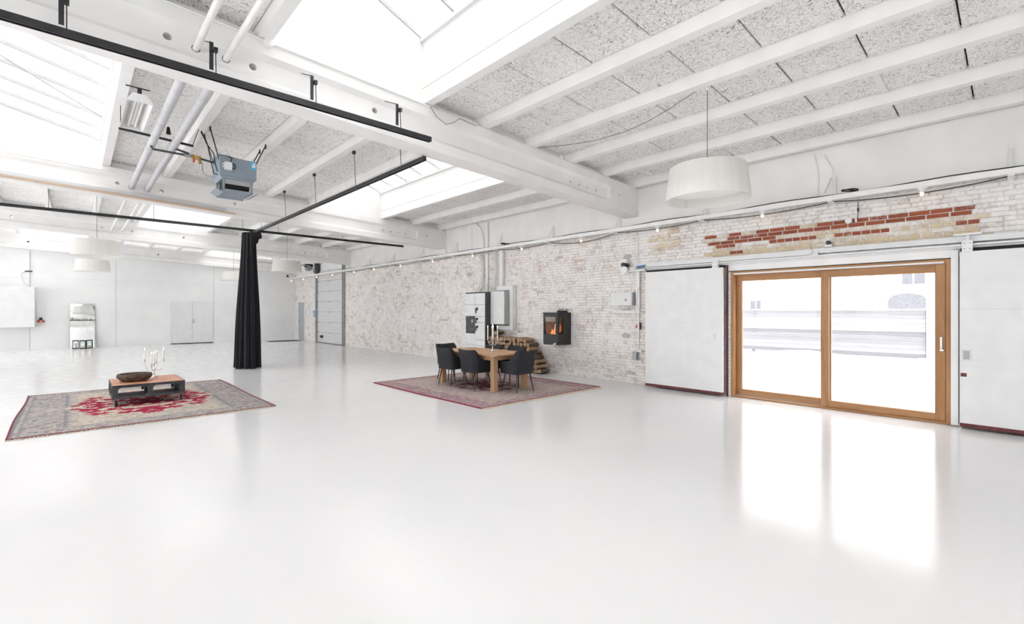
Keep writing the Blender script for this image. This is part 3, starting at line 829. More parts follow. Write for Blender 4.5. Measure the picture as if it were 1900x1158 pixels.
# cable bundle feeding the cabinets
t = thing('cable_bundle', 'bundle of white cables dropping from the rail into the grey switch cabinets', 'cables', (8.35, 10, 2.0))
for j in range(4):
    o_ = .03 * j
    part('cable', MB().tube([(8.32, 10.32 + o_, 3.10), (8.33, 10.22 + o_, 3.02), (8.34, 10.12 + o_, 2.85), (8.34, 10.10 + o_ * .8, 2.5), (8.30, 10.16 + o_, 2.25), (8.22, 10.22 + o_, 2.08), (8.15, 10.22 + o_, 1.985)], .011, 6), M['cable_white'], t, smooth=60)
for j in range(3):
    o_ = .035 * j
    part('cable', MB().tube([(8.33, 9.62 + o_, 3.11), (8.33, 9.58 + o_, 2.9), (8.33, 9.58 + o_, 2.4), (8.25, 9.55 + o_, 2.13), (8.19, 9.55 + o_, 2.00)], .012, 6), M['cable_white'], t, smooth=60)
part('cable', MB().tube([(8.12, 10.05, 1.985), (8.15, 9.98, 2.10), (8.18, 9.86, 2.19), (8.20, 9.72, 2.20), (8.20, 9.62, 2.13), (8.18, 9.60, 2.0)], .014, 6), M['cable_white'], t, smooth=60)

# ================================================================== switch cabinets
t = thing('switchgear_cabinet', 'tall light grey switchgear cabinet with black handles and dark window', 'cabinet', (8.15, 9.95, 0))
CY0, CY1, CM = 9.535, 10.365, 9.945
part('carcass', MB().box(7.915, 8.40, CY0, CY1, 0, 1.985), M['darkgrey'], t, bevel=.004)
zl = [.06, .30, .585, .884, 1.35, 1.66, 1.965]
for a, c in zip(zl, zl[1:]):
    if a == .884:
        p = part('cabinet_window', MB().box(7.905, 7.915, CM + .012, CY1 - .012, a + .008, c - .008), M['darkglass'], t, bevel=.004, label='dark acrylic window')
        part('meter', MB().box(7.903, 7.906, CM + .09, CM + .16, 1.18, 1.26), M['panelside'], p)
        part('meter_scale', MB().box(7.903, 7.906, CM + .06, CM + .2, 1.00, 1.006), M['panelside'], p)
    else: part('cabinet_door', MB().box(7.90, 7.915, CM + .003, CY1, a + .004, c - .004), M['panelgrey'], t, bevel=.003)
zr = [.06, .30, .565, .724, 1.184, 1.35, 1.66, 1.965]
hz = {1.35: 1.55, 1.184: 1.28, .724: 1.07}
for a, c in zip(zr, zr[1:]):
    p = part('cabinet_door', MB().box(7.90, 7.915, CY0, CM - .003, a + .004, c - .004), M['panelgrey'], t, bevel=.003)
    if a in hz:
        h = hz[a]
        part('turn_handle', MB().cyl((7.90, CM - .10, h), (7.865, CM - .10, h), .035, n=14).box(7.862, 7.88, CM - .08, CM - .055, h - .12, h + .01), M['black'], p, bevel=.003)
for zz in (.75, 1.02, 1.28, 1.5, 1.80): 
    part('lock', MB().cyl((7.90, CY1 - .012, zz), (7.893, CY1 - .012, zz), .01, n=8).cyl((7.90, CM - .02, zz + .02), (7.893, CM - .02, zz + .02), .008, n=8), M['black'], t)
part('roof_plate', MB().box(7.91, 8.405, CY0 - .005, CY1 + .005, 1.985, 1.995), M['darkgrey'], t)

t = thing('wall_cabinet', 'light grey wall-hung electrical cabinet with two doors beside the switchgear', 'cabinet', (8.2, 9.35, 1.15))
part('carcass', MB().box(8.115, 8.275, 9.0, 9.70, 1.14, 2.01), M['panelside'], t, bevel=.004)
part('cabinet_door', MB().box(8.10, 8.115, 9.0, 9.535, 1.15, 2.00), M['panelgrey'], t, bevel=.003)
part('cabinet_door', MB().box(8.10, 8.115, 9.54, 9.70, 1.15, 2.00), M['panelgrey'], t, bevel=.003)
part('lock', MB().cyl((8.10, 9.53, 1.83), (8.092, 9.53, 1.83), .013, n=8).cyl((8.10, 9.53, 1.32), (8.092, 9.53, 1.32), .013, n=8), M['black'], t)
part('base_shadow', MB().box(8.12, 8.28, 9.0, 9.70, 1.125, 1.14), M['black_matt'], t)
t = thing('cable_trunking', 'white cable trunking framing the wall-hung electrical cabinet', 'cable duct', (8.35, 9.2, 1.0))
part('duct', MB().box(8.28, 8.41, 8.87, 9.0, 1.0, 2.15), M['white_metal'], t, bevel=.004)
part('duct', MB().box(8.28, 8.41, 9.0, 9.50, 2.035, 2.15), M['white_metal'], t, bevel=.004)
part('duct', MB().box(8.28, 8.41, 9.0, 9.50, 1.0, 1.11), M['white_metal'], t, bevel=.004)
part('duct', MB().box(8.33, 8.41, 9.32, 9.45, 2.15, 3.12), M['white_metal'], t, bevel=.004)

# ================================================================== wood stove
t = thing('wood_stove', 'black wall-hung wood stove with fire behind glass', 'stove', (8.2, 7.26, .72))
SX, SA, SB, SZ0, SZ1 = 7.96, 7.03, 7.49, .72, 1.44
st = plain('black_stove_steel', (.022, .022, .024), .45, var=.15)
# body: sides, back, top and bottom, leaving the fire chamber open to the front
part('body', MB().box(8.38, 8.41, SA, SB, SZ0, SZ1).box(SX + .02, 8.38, SA, SA + .02, SZ0, .95).box(SX + .02, 8.38, SA, SA + .02, 1.36, SZ1).box(8.13, 8.38, SA, SA + .02, .95, 1.36).box(SX + .02, 8.0, SA, SA + .02, .95, 1.36)
     .box(SX + .02, 8.38, SB - .02, SB, SZ0, SZ1).box(SX + .02, 8.38, SA + .02, SB - .02, SZ0, .92).box(SX + .02, 8.38, SA + .02, SB - .02, 1.40, SZ1), st, t)
part('top_plate', MB().box(SX - .01, 8.415, SA - .01, SB + .012, SZ1, SZ1 + .018), st, t, bevel=.004)
dm = MB()
ga, gb, g0, g1 = 7.105, 7.45, .965, 1.36
dm.box(SX, SX + .02, SA + .005, ga, SZ0 + .03, SZ1 - .005).box(SX, SX + .02, gb, SB - .005, SZ0 + .03, SZ1 - .005).box(SX, SX + .02, ga, gb, SZ0 + .03, g0).box(SX, SX + .02, ga, gb, g1, SZ1 - .005)
dd = part('stove_door', dm, st, t, bevel=.002)
part('door_glass', MB().box(SX + .006, SX + .012, ga, gb, g0, g1), glass_mat('stove_glass', (.75, .72, .68), .03, .012), dd)
part('door_handle', MB().tube([(SX, 7.085, 1.20), (SX - .03, 7.085, 1.20), (SX - .03, 7.085, 1.06), (SX, 7.085, 1.06)], .009, 8), M['chrome'], dd, smooth=60)
part('side_glass', MB().box(8.0, 8.13, SA + .006, SA + .012, .95, 1.36), glass_mat('stove_glass', (.55, .5, .45), .03, .012), t)
part('toe_plate', MB().prism([(7.10, .73), (7.20, .73), (7.11, .775), (7.10, .775)], lambda a, c, q: (q, a, c), SX - .004, SX + .001).prism([(7.46, .725), (7.495, .725), (7.495, .78)], lambda a, c, q: (q, a, c), SX - .004, SX + .001), M['cutout'], t)
fb = plain('firebrick_lining', (.42, .36, .28), .9, var=.2, scale=15)
part('fire_lining', MB().box(8.35, 8.375, SA + .03, SB - .03, .925, 1.395).box(8.0, 8.35, SA + .135, SB - .03, .922, .94).box(8.02, 8.35, SB - .045, SB - .03, .94, 1.39), fb, t)
mb = MB()
for i in range(11):
    yy = 7.16 + .018 * i + R.uniform(-.01, .01); hgt = R.uniform(.16, .36) * (1 - abs(i - 2.5) / 12); xx = R.uniform(8.08, 8.22)
    mb.tube([(xx, yy, .95), (xx + .01, yy + .02, .95 + hgt * .35), (xx - .01, yy - .012, .95 + hgt * .7), (xx, yy + .01, .95 + hgt)], [.022, .03, .018, .002], 6)
part('fire', mb, glow('fire', (1.0, .40, .14), 1.7), t, smooth=60, label='orange flames')
part('burning_log', MB().cyl((8.15, 7.12, .965), (8.22, 7.40, .975), .035, n=8).cyl((8.24, 7.10, 1.0), (8.14, 7.36, 1.02), .03, n=8), M['black_matt'], t)
solo('stove_flue_collar', MB().box(8.28, 8.40, 7.12, 7.36, 1.459, 1.50), M['black_matt'], 'short black flue stub on top of the wood stove', 'flue', (8.34, 7.24, 1.459), bevel=.01)

# ================================================================== firewood stack
log_mats = [wood('split_wood_face', (.25, .155, .085), (.40, .27, .165), (.54, .39, .26), 12, 'X', .85), plain('log_bark', (.16, .11, .075), .95, var=.4, scale=25, bmp=.6), wood('log_end_grain', (.20, .12, .07), (.38, .26, .165), (.56, .42, .29), 25, 'Z', .85)]
def log_mesh(seed):
    r = random.Random(seed); mb = MB()
    kind = r.choice(['wedge', 'wedge', 'half', 'quad', 'round'])
    if kind == 'wedge': poly = [(0, -.062), (.058, -.02), (.066, .03), (.03, .058), (-.05, .05), (-.03, 0)]
    elif kind == 'half': poly = [(-.068, -.03), (.066, -.035), (.06, .01), (.03, .042), (-.02, .048), (-.058, .02)]
    elif kind == 'quad': poly = [(-.055, -.05), (.05, -.054), (.06, .0), (.045, .052), (-.04, .05)]
    else: poly = [(.058 * math.cos(a), .055 * math.sin(a)) for a in [i * math.tau / 9 for i in range(9)]]
    poly = [(a * r.uniform(.85, 1.15), c * r.uniform(.85, 1.15)) for a, c in poly]
    n = len(poly); L = .165
    tw = r.uniform(-.08, .08)
    v = [(-L, a, c) for a, c in poly] + [(L, a * 1.02 + tw * c, c * .98) for a, c in poly]
    mb.add(v, [tuple(range(n)), tuple(reversed(range(n, 2 * n)))], 2)
    for i in range(n):
        bark = (i >= n - 2) if kind != 'round' else True
        mb.add([v[i], v[i + n], v[(i + 1) % n + n], v[(i + 1) % n]], [(0, 1, 2, 3)], 1 if bark else 0)
    bm_me = mb.mesh('firewood_log', log_mats)
    bm = bmesh.new(); bm.from_mesh(bm_me); bmesh.ops.remove_doubles(bm, verts=bm.verts, dist=1e-4); bmesh.ops.recalc_face_normals(bm, faces=bm.faces); bm.to_mesh(bm_me); bm.free()
    return bm_me
LOGS = [log_mesh(i) for i in range(10)]
row = 0; z = .062
n_log = 0
while z < .86:
    lo = 7.66 + max(0, (z - .10)) * .70
    y = lo + (.05 if row % 2 else 0)
    while y < 9.50:
        o = bpy.data.objects.new('firewood_log', R.choice(LOGS)); col.objects.link(o)
        o.location = (8.17 + R.uniform(-.03, .03), y, z + R.uniform(-.006, .006)); o.rotation_euler = (R.uniform(0, math.tau), R.uniform(-.04, .04), R.uniform(-.10, .10))
        sc_ = R.uniform(.84, .98); o.scale = (1, sc_, sc_)
        tag(o, 'split firewood log in the stack against the brick wall below the cabinets', 'log', 'split logs in the firewood stack')
        n_log += 1
        y += .117
    z += .101; row += 1
for yy, zz in ((9.30, .905),):
    o = bpy.data.objects.new('firewood_log', LOGS[3]); col.objects.link(o); o.location = (8.2, yy, zz); o.rotation_euler = (.4, 0, .3)
    tag(o, 'split firewood log lying loose on top of the stack behind the silver candelabra', 'log', 'loose logs on top of the firewood stack')

# ================================================================== rugs
def rug_mat(name, a, b_, pal, med, medr, border, bcol):
    m, nt, b = new_mat(name)
    v = coords(nt)
    sp = nd(nt, 'SeparateXYZ'); lk(nt, v, sp.inputs[0])
    x, y = sp.outputs[0], sp.outputs[1]
    ax, ay = math_(nt, 'ABSOLUTE', x), math_(nt, 'ABSOLUTE', y)
    cb = nd(nt, 'CombineXYZ'); lk(nt, ax, cb.inputs[0]); lk(nt, ay, cb.inputs[1])
    sv = cb.outputs[0]                                   # mirror-symmetric motif space
    wob = nd(nt, 'TexNoise', Scale=9.0, Detail=2.0); lk(nt, sv, wob.inputs['Vector'])
    w2 = nd(nt, 'VectorMath', operation='SCALE'); lk(nt, wob.outputs['Color'], w2.inputs[0]); w2.inputs['Scale'].default_value = .08
    w3 = nd(nt, 'VectorMath', operation='ADD'); lk(nt, sv, w3.inputs[0]); lk(nt, w2.outputs[0], w3.inputs[1])
    def vor(scale, feat='F1'):
        n = nd(nt, 'TexVoronoi', Scale=scale, feature=feat); lk(nt, w3.outputs[0], n.inputs['Vector']); return n
    v1 = vor(3.6); v2 = vor(15); v3 = vor(9); v4 = vor(34)
    s2 = nd(nt, 'SeparateColor'); lk(nt, v2.outputs['Color'], s2.inputs[0])
    s4 = nd(nt, 'SeparateColor'); lk(nt, v4.outputs['Color'], s4.inputs[0])
    n = len(pal)
    small = ramp(nt, s2.outputs[0], [(i / n, c) for i, c in enumerate(pal)], 'CONSTANT')
    tiny = ramp(nt, s4.outputs[1], [(i / n, c) for i, c in enumerate(pal[::-1])], 'CONSTANT')
    rings = ramp(nt, math_(nt, 'FRACT', math_(nt, 'MULTIPLY', v1.outputs['Distance'], 4.2)), [(0, pal[0]), (.25, pal[2]), (.33, pal[1]), (.58, pal[3]), (.68, pal[4 % n]), (.76, pal[6])], 'CONSTANT')
    field = mixc(nt, ramp(nt, noise(nt, sv, 11, 2), [(.45, (0, 0, 0)), (.55, (1, 1, 1))]), small, rings)
    field = mixc(nt, .22, field, tiny)
    s3 = nd(nt, 'SeparateColor'); lk(nt, v3.outputs['Color'], s3.inputs[0])
    pale = mixc(nt, .5, field, pal[0])
    # border band with scalloped inner edge
    bx = math_(nt, 'SUBTRACT', a, ax); by = math_(nt, 'SUBTRACT', b_, ay)
    edge = math_(nt, 'MINIMUM', bx, math_(nt, 'MULTIPLY', by, 1.6))
    wave = math_(nt, 'MULTIPLY', math_(nt, 'ABSOLUTE', math_(nt, 'SINE', math_(nt, 'MULTIPLY', math_(nt, 'ADD', ax, ay), 9))), .09)
    band = ramp(nt, math_(nt, 'ADD', edge, wave), [(0, (1, 1, 1)), (border, (1, 1, 1)), (border + .02, (0, 0, 0))])
    bordcol = mixc(nt, .38, field, bcol)
    c = mixc(nt, band, pale, bordcol)
    guard = ramp(nt, edge, [(0, (.8, .8, .8)), (.035, (0, 0, 0)), (.07, (.45, .45, .45)), (.10, (0, 0, 0)), (border * .72, (0, 0, 0)), (border * .76, (.55, .55, .55)), (border * .82, (0, 0, 0))], 'CONSTANT')
    c = mixc(nt, guard, c, mixc(nt, .5, pal[2], pal[1]))
    # lobed medallion
    ang = math_(nt, 'ARCTAN2', math_(nt, 'DIVIDE', y, medr[1]), math_(nt, 'DIVIDE', x, medr[0]))
    lob = math_(nt, 'MULTIPLY', math_(nt, 'ABSOLUTE', math_(nt, 'SINE', math_(nt, 'MULTIPLY', ang, 4))), .13)
    ex = math_(nt, 'DIVIDE', x, medr[0]); ey = math_(nt, 'DIVIDE', y, medr[1])
    rr = math_(nt, 'SQRT', math_(nt, 'ADD', math_(nt, 'MULTIPLY', ex, ex), math_(nt, 'MULTIPLY', ey, ey)))
    dd = math_(nt, 'ADD', math_(nt, 'ADD', rr, lob), math_(nt, 'MULTIPLY', math_(nt, 'SUBTRACT', noise(nt, sv, 14, 2), .5), .34))
    mm = ramp(nt, dd, [(0, (1, 1, 1)), (.985, (1, 1, 1)), (1.0, (0, 0, 0))], 'CONSTANT')
    spk = ramp(nt, math_(nt, 'ADD', math_(nt, 'MULTIPLY', s3.outputs[1], .55), math_(nt, 'MULTIPLY', noise(nt, sv, 26, 2), .6)), [(0, (0, 0, 0)), (.66, (0, 0, 0)), (.69, (1, 1, 1))])
    medc = mixc(nt, spk, med, pal[0])
    c = mixc(nt, mm, c, medc)
    # pile: fine speckle and woven streaks
    fine = noise(nt, v, 170, 2, .7)
    c = mixc(nt, .65, c, ramp(nt, fine, [(.3, (.55, .55, .55)), (.7, (1.25, 1.25, 1.25))]), 'MULTIPLY')
    lk(nt, c, b.inputs['Base Color']); b.inputs['Roughness'].default_value = .95; b.inputs['Specular IOR Level'].default_value = .1
    bump(nt, b, fine, .5, .004)
    return m
fringe_m = plain('wool_fringe', (.56, .49, .37), .95, var=.2, scale=40)
bind_m = plain('red_rug_binding', (.21, .018, .045), .9, var=.2, scale=60)
def rug(x0, x1, y0, y1, mat_, label):
    cx_, cy_ = (x0 + x1) / 2, (y0 + y1) / 2
    t = thing('rug', label, 'rug', (cx_, cy_, 0))
    hx, hy = (x1 - x0) / 2, (y1 - y0) / 2
    # pile body as a gently uneven sheet
    mb = MB(); nx, ny = 24, 30; v = []
    for top in (1, 0):
        for j in range(ny + 1):
            for i in range(nx + 1):
                xx = -hx + 2 * hx * i / nx; yy = -hy + 2 * hy * j / ny
                wv = .012 * math.sin(yy * 1.9 + x0) * (1 if i in (0, nx) else 0)
                v.append((xx + wv, yy, (.012 + .0012 * math.sin(xx * 5) * math.sin(yy * 4)) if top else .0005))
    N = (nx + 1) * (ny + 1); f = []
    for j in range(ny):
        for i in range(nx):
            q = j * (nx + 1) + i; f.append((q, q + 1, q + nx + 2, q + nx + 1)); f.append((N + q, N + q + nx + 1, N + q + nx + 2, N + q + 1))
    for i in range(nx): f += [(i, N + i, N + i + 1, i + 1), (ny * (nx + 1) + i, ny * (nx + 1) + i + 1, N + ny * (nx + 1) + i + 1, N + ny * (nx + 1) + i)]
    for j in range(ny): f += [(j * (nx + 1), (j + 1) * (nx + 1), N + (j + 1) * (nx + 1), N + j * (nx + 1)), (j * (nx + 1) + nx, N + j * (nx + 1) + nx, N + (j + 1) * (nx + 1) + nx, (j + 1) * (nx + 1) + nx)]
    mb.add(v, f)
    part('pile', mb, mat_, t, local=True)
    for s_ in (-1, 1):
        part('binding', MB().tube([(s_ * (hx + .006) + .012 * math.sin(yy * 1.9 + x0), yy, .009) for yy in [-hy + 2 * hy * j / 30 for j in range(31)]], .011, 6), bind_m, t, local=True, label='dark red binding')
        part('end_stripe', MB().box(-hx, hx, s_ * (hy - .005) - .011, s_ * (hy - .005) + .011, .004, .0145), bind_m, t, local=True)
        fm = MB(); n = int(2 * hx / .016)
        for i in range(n):
            xx = -hx + 2 * hx * i / n; L = R.uniform(.055, .10); k = R.uniform(-.02, .02)
            fm.tube([(xx, s_ * hy, .008), (xx + k * .5, s_ * (hy + L * .5), .006), (xx + k, s_ * (hy + L), .004)], [.006, .005, .003], 3)
        o_ = part('fringe', fm, fringe_m, t, local=True); o_['kind'] = 'stuff'
    return t
rug(-.575, 2.295, 7.94, 11.75, rug_mat('cream_persian_rug', 1.435, 1.905, [(.60, .54, .44), (.36, .36, .36), (.075, .07, .13), (.50, .44, .36), (.34, .13, .16), (.27, .25, .28), (.62, .57, .49)], (.36, .022, .065), (.97, 1.26), .62, (.33, .32, .34)),
    'cream and navy oriental rug with crimson medallion under the low pallet table')
rug(4.54, 7.51, 5.56, 9.08, rug_mat('faded_rose_rug', 1.485, 1.76, [(.52, .45, .40), (.36, .23, .25), (.42, .12, .18), (.13, .12, .21), (.44, .34, .33), (.36, .27, .27), (.56, .49, .44)], (.20, .06, .08), (.62, .80), .42, (.38, .27, .28)),
    'faded rose-coloured oriental rug under the dining table')

# ================================================================== dining table and chairs
RZ = .0135
t = thing('dining_table', 'light oak dining table with four thick square legs on the rose rug', 'table', (6.02, 7.345, RZ))
c_ = .06; x0, x1, y0, y1 = 5.54, 6.50, 6.42, 8.27
poly = [(x0 + c_, y0), (x1 - c_, y0), (x1, y0 + c_), (x1, y1 - c_), (x1 - c_, y1), (x0 + c_, y1), (x0, y1 - c_), (x0, y0 + c_)]
nb = 6
for i in range(nb):
    a = x0 + (x1 - x0) * i / nb; c = x0 + (x1 - x0) * (i + 1) / nb
    ch0 = c_ if i == 0 else 0; ch1 = c_ if i == nb - 1 else 0
    pl = [(a + ch0, y0), (c - ch1, y0)] + ([(c, y0 + c_), (c, y1 - c_)] if ch1 else []) + [(c - ch1, y1), (a + ch0, y1)] + ([(a, y1 - c_), (a, y0 + c_)] if ch0 else [])
    part('top_board', MB().prism(pl, lambda p, q, d_: (p, q, d_), .664, .692 - .0004 * (i % 2)), M['table_y'], t, bevel=.0015)
for sx in (5.635, 6.405):
    for sy in (6.53, 8.16):
        part('leg', MB().box(sx - .05, sx + .05, sy - .05, sy + .05, RZ, .664), M['table_z'], t, bevel=.004)
for a, c, q in ((5.60, 5.625, 0), (6.415, 6.44, 0)):
    part('apron', MB().box(a, c, 6.58, 8.11, .585, .664), M['table_y'], t, bevel=.002)
for a, c in ((6.495, 6.52), (8.17, 8.195)):
    part('apron', MB().box(5.685, 6.355, a, c, .585, .664), M['table_x'], t, bevel=.002)

leather = plain('charcoal_leatherette', (.019, .020, .024), .6, var=.15, scale=8, spec=.3, bmp=.15, bscale=120)
def make_chair():
    t = thing('dining_chair', 'x', 'chair', (0, 0, 0))
    hw, yb_, yf, r_ = .245, -.225, .205, .10
    path = [(-hw, yf), (-hw, .14), (-hw, .07), (-hw, 0), (-hw, -.06), (-hw, yb_ + r_)]
    path += [(-hw + r_ * (1 - math.cos(a)), yb_ + r_ * (1 - math.sin(a))) for a in [i * math.pi / 12 for i in range(1, 6)]]
    path += [(-hw + r_, yb_), (-.06, yb_ - .004), (0, yb_ - .006)]
    path = path + [(-x_, y_) for x_, y_ in reversed(path[:-1])]
    th = .034
    def topz(y_):
        k = min(1, max(0, (y_ + .17) / .17)); k = k * k * (3 - 2 * k)
        return .765 * (1 - k) + .565 * k
    mb = MB(); v = []; n = len(path)
    for i, (x_, y_) in enumerate(path):
        a = path[max(i - 1, 0)]; c = path[min(i + 1, n - 1)]
        tx, ty = c[0] - a[0], c[1] - a[1]; l_ = math.hypot(tx, ty); nx_, ny_ = ty / l_, -tx / l_     # inward normal sign fixed below
        if nx_ * (-x_) + ny_ * (.02 - y_) < 0: nx_, ny_ = -nx_, -ny_
        zt_ = topz(y_) - .012 * (1 - abs(x_) / hw) * (1 if y_ < -.2 else 0)
        zb_ = .335 + .01 * max(0, y_)
        out = []
        for q, z_ in ((0, zb_), (0, .45), (0, (zt_ + .45) / 2), (0, zt_ - .012), (.3, zt_), (.7, zt_), (1, zt_ - .012), (1, .42), (1, zb_)):
            h = max(0, (z_ - .42) / .345); lean = -.065 * h * (1 if y_ < -.05 else max(0, (.2 - y_) / .25 * .6)); fl = 1 + .05 * h
            out.append(((x_ + nx_ * th * q) * fl, y_ + ny_ * th * q + lean, z_))
        v += out
    k = 9; f = []
    for i in range(n - 1):
        for j in range(k): f.append((i * k + j, (i + 1) * k + j, (i + 1) * k + (j + 1) % k, i * k + (j + 1) % k))
    f += [tuple(range(k)), tuple(reversed(range((n - 1) * k, n * k)))]
    mb.add(v, f)
    part('shell', mb, leather, t, smooth=50, local=True)
    part('seat', MB().prism([(-.205, .215), (-.208, -.14), (-.16, -.19), (.16, -.19), (.208, -.14), (.205, .215), (.17, .235), (-.17, .235)], lambda a, c, d_: (a, c, d_), .34, .445), leather, t, bevel=.018, local=True)
    for sx in (-1, 1):
        for sy in (-1, 1):
            part('leg', MB().cyl((sx * .165, sy * .15 + .0, .342), (sx * .215, sy * .205, 0), .014, .0085, 8), M['black'], t, smooth=40, local=True)
    return t
CH = [((6.01, 6.30), 0, 'charcoal dining chair at the near table end, its back towards the camera'),
      ((5.60, 7.01), -math.pi / 2, 'charcoal dining chair on the left long side, nearer the near table leg'),
      ((5.575, 7.725), -math.pi / 2, 'leftmost charcoal dining chair, on the left long side farther from the camera'),
      ((6.01, 8.40), math.pi, 'charcoal dining chair at the far table end, only its backrest top showing'),
      ((6.44, 7.70), math.pi / 2, 'charcoal dining chair on the wall side, behind the silver candelabra'),
      ((6.44, 6.98), math.pi / 2, 'charcoal dining chair on the wall side, right of the silver candelabra')]
proto = make_chair()
for i, ((x, y), a, lb) in enumerate(CH):
    o = proto if i == 0 else copy_tree(proto)
    o.location = (x, y, RZ); o.rotation_euler = (0, 0, a); tag(o, lb, 'chair', 'charcoal chairs around the dining table')

# ================================================================== candelabra and candles
def candelabrum(label, base, zc, arms, zcups, hc, where, sc=1.0):
    """arms: list of (dx, dy, dz) cup offsets in the horizontal plane"""
    bx, by, bz = base
    t = thing('candelabra', label, 'candelabra', base)
    part('foot', MB().lathe([(.0, 0), (.058 * sc, 0), (.058 * sc, .006), (.045 * sc, .014), (.022 * sc, .03), (.012 * sc, .05), (0, .05)], base, 20), M['silver'], t, smooth=40)
    h = zc - bz
    part('stem', MB().lathe([(.0, .045), (.009 * sc, .045), (.012 * sc, .07), (.008 * sc, .09), (.009 * sc, h * .55), (.016 * sc, h * .6), (.009 * sc, h * .66), (.010 * sc, h * .95), (.018 * sc, h), (0, h)], base, 12), M['silver'], t, smooth=50)
    for i, (dx, dy, dz) in enumerate(arms):
        cz = zcups + dz; px_, py_ = bx + dx, by + dy
        r0 = math.hypot(dx, dy)
        if r0 > .01:
            z0 = bz + h * .62
            pts = [(bx, by, z0), (bx + dx * .3, by + dy * .3, z0 - .018), (bx + dx * .65, by + dy * .65, z0 - .02), (bx + dx * .92, by + dy * .92, z0 + (cz - z0) * .35), (px_, py_, cz - .02)]
            part('arm', MB().tube(pts, .0055 * sc, 6), M['silver'], t, smooth=60)
        part('cup', MB().lathe([(0, -.03), (.006, -.03), (.008, -.015), (.026 * sc, -.006), (.026 * sc, -.002), (.012, 0), (.0145, .012), (.015, .025), (0, .025)], (px_, py_, cz), 12), M['silver'], t, smooth=50)
        c_ = thing('candle', '%s lit white candle in the candelabra %s' % (['centre', 'rightmost', 'leftmost', 'rear', 'front'][i], where), 'candle', (px_, py_, cz + .025), group='candles in the candelabra ' + where)
        part('stick', MB().lathe([(0, .0255), (.0115, .0255), (.0095, hc), (.0, hc)], (px_, py_, cz), 10), M['wax'], c_, smooth=40)
        part('flame', MB().lathe([(.001, hc + .002), (.006, hc + .010), (.0055, hc + .018), (.002, hc + .028), (.0005, hc + .034)], (px_, py_, cz), 8), M['flame'], c_, smooth=60)
r_ = .09
U = (math.cos(YAW), -math.sin(YAW))     # handy horizontal axis for arm spread
def arm(a, r): return (r * math.cos(a), r * math.sin(a))
candelabrum('silver five-armed candelabra with lit candles on the dining table', (6.06, 7.07, .6925), .93, [(0, 0, .035), (*arm(-.75, .095), 0), (*arm(2.39, .095), 0), (*arm(.70, .08), 0), (*arm(3.9, .08), 0)], .935, .235, 'on the dining table')
candelabrum('delicate silver candelabra with five lit candles on the low pallet table', (1.02, 10.20, .342), .575, [(0, 0, -.02), (*arm(-.35, .135), .035), (*arm(2.79, .135), .035), (*arm(1.1, .09), -.01), (*arm(4.2, .09), -.03)], .60, .185, 'on the low pallet table', .9)

# ================================================================== pallet coffee table
def boolean(o, cutter):
    cm = cutter.mesh('cut', M['black']); co = bpy.data.objects.new('cut', cm); col.objects.link(co)
    bo = o.modifiers.new('b', 'BOOLEAN'); bo.object = co; bo.operation = 'DIFFERENCE'; bo.solver = 'EXACT'
    co.matrix_world = o.matrix_world.copy() if False else co.matrix_world
    bpy.context.view_layer.update()
    ev = o.evaluated_get(bpy.context.evaluated_depsgraph_get())
    me = bpy.data.meshes.new_from_object(ev); o.modifiers.clear(); o.data = me
    bpy.data.objects.remove(co); bpy.data.meshes.remove(cm)
t = thing('pallet_coffee_table', 'low dark grey pallet table on castors with orange-brown top, on the cream rug', 'table', (.895, 9.96, RZ))
TX0, TX1, TY0, TY1, TZ0, TZ1 = .43, 1.36, 9.47, 10.46, .125, .332
gpal = plain('dark_grey_pallet_paint', (.052, .055, .065), .55, var=.25, scale=14, bmp=.2)
def stadium(u0, u1, z0, z1, r):
    pts = []
    for cx_, cz_, a0 in ((u1 - r, z1 - r, 0), (u0 + r, z1 - r, 90), (u0 + r, z0 + r, 180), (u1 - r, z0 + r, 270)):
        pts += [(cx_ + r * math.cos(math.radians(a0 + k * 22.5)), cz_ + r * math.sin(math.radians(a0 + k * 22.5))) for k in range(5)]
    return pts
o_ = part('side_panel', MB().box(TX0, TX1, TY0, TY0 + .03, TZ0, TZ1 - .004), gpal, t)
cut = MB()
for u0, u1 in ((.50, .865), (.935, 1.29)): cut.prism(stadium(u0, u1, .165, .298, .04), lambda a, c, q: (a, q, c), TY0 - .05, TY0 + .08)
boolean(o_, cut)
part('far_rail', MB().box(TX0, TX1, TY1 - .03, TY1, .295, TZ1 - .004), gpal, t)
for u0, u1 in ((TX0, .50), (.865, .935), (1.29, TX1)): part('far_post', MB().box(u0, u1, TY1 - .03, TY1, TZ0, .295), gpal, t)
for xx in (TX0, TX1 - .03):
    o_ = part('side_panel', MB().box(xx, xx + .03, TY0 + .03, TY1 - .03, TZ0, TZ1 - .004), gpal, t)
    cut = MB()
    for u0, u1 in ((9.55, 9.92), (10.0, 10.38)): cut.prism(stadium(u0, u1, .168, .292, .038), lambda a, c, q: (q, a, c), xx - .05, xx + .08)
    boolean(o_, cut)
part('bottom_deck', MB().box(TX0 + .03, TX1 - .03, TY0 + .03, TY0 + .66, TZ0, TZ0 + .012), gpal, t)
for u0 in (.86, TX1 - .09): part('block', MB().box(u0, u0 + .06, TY0 + .42, TY0 + .52, TZ0 + .015, .327), gpal, t)
mtop, nt, b = new_mat('orange_brown_ply'); v = coords(nt)
lk(nt, ramp(nt, noise(nt, v, 5, 4), [(.3, (.52, .215, .12)), (.7, (.66, .32, .19))]), b.inputs['Base Color']); b.inputs['Roughness'].default_value = .42
part('table_top', MB().box(TX0 + .006, TX1 - .006, TY0 + .006, TY1 - .006, .328, .341), mtop, t, bevel=.002)
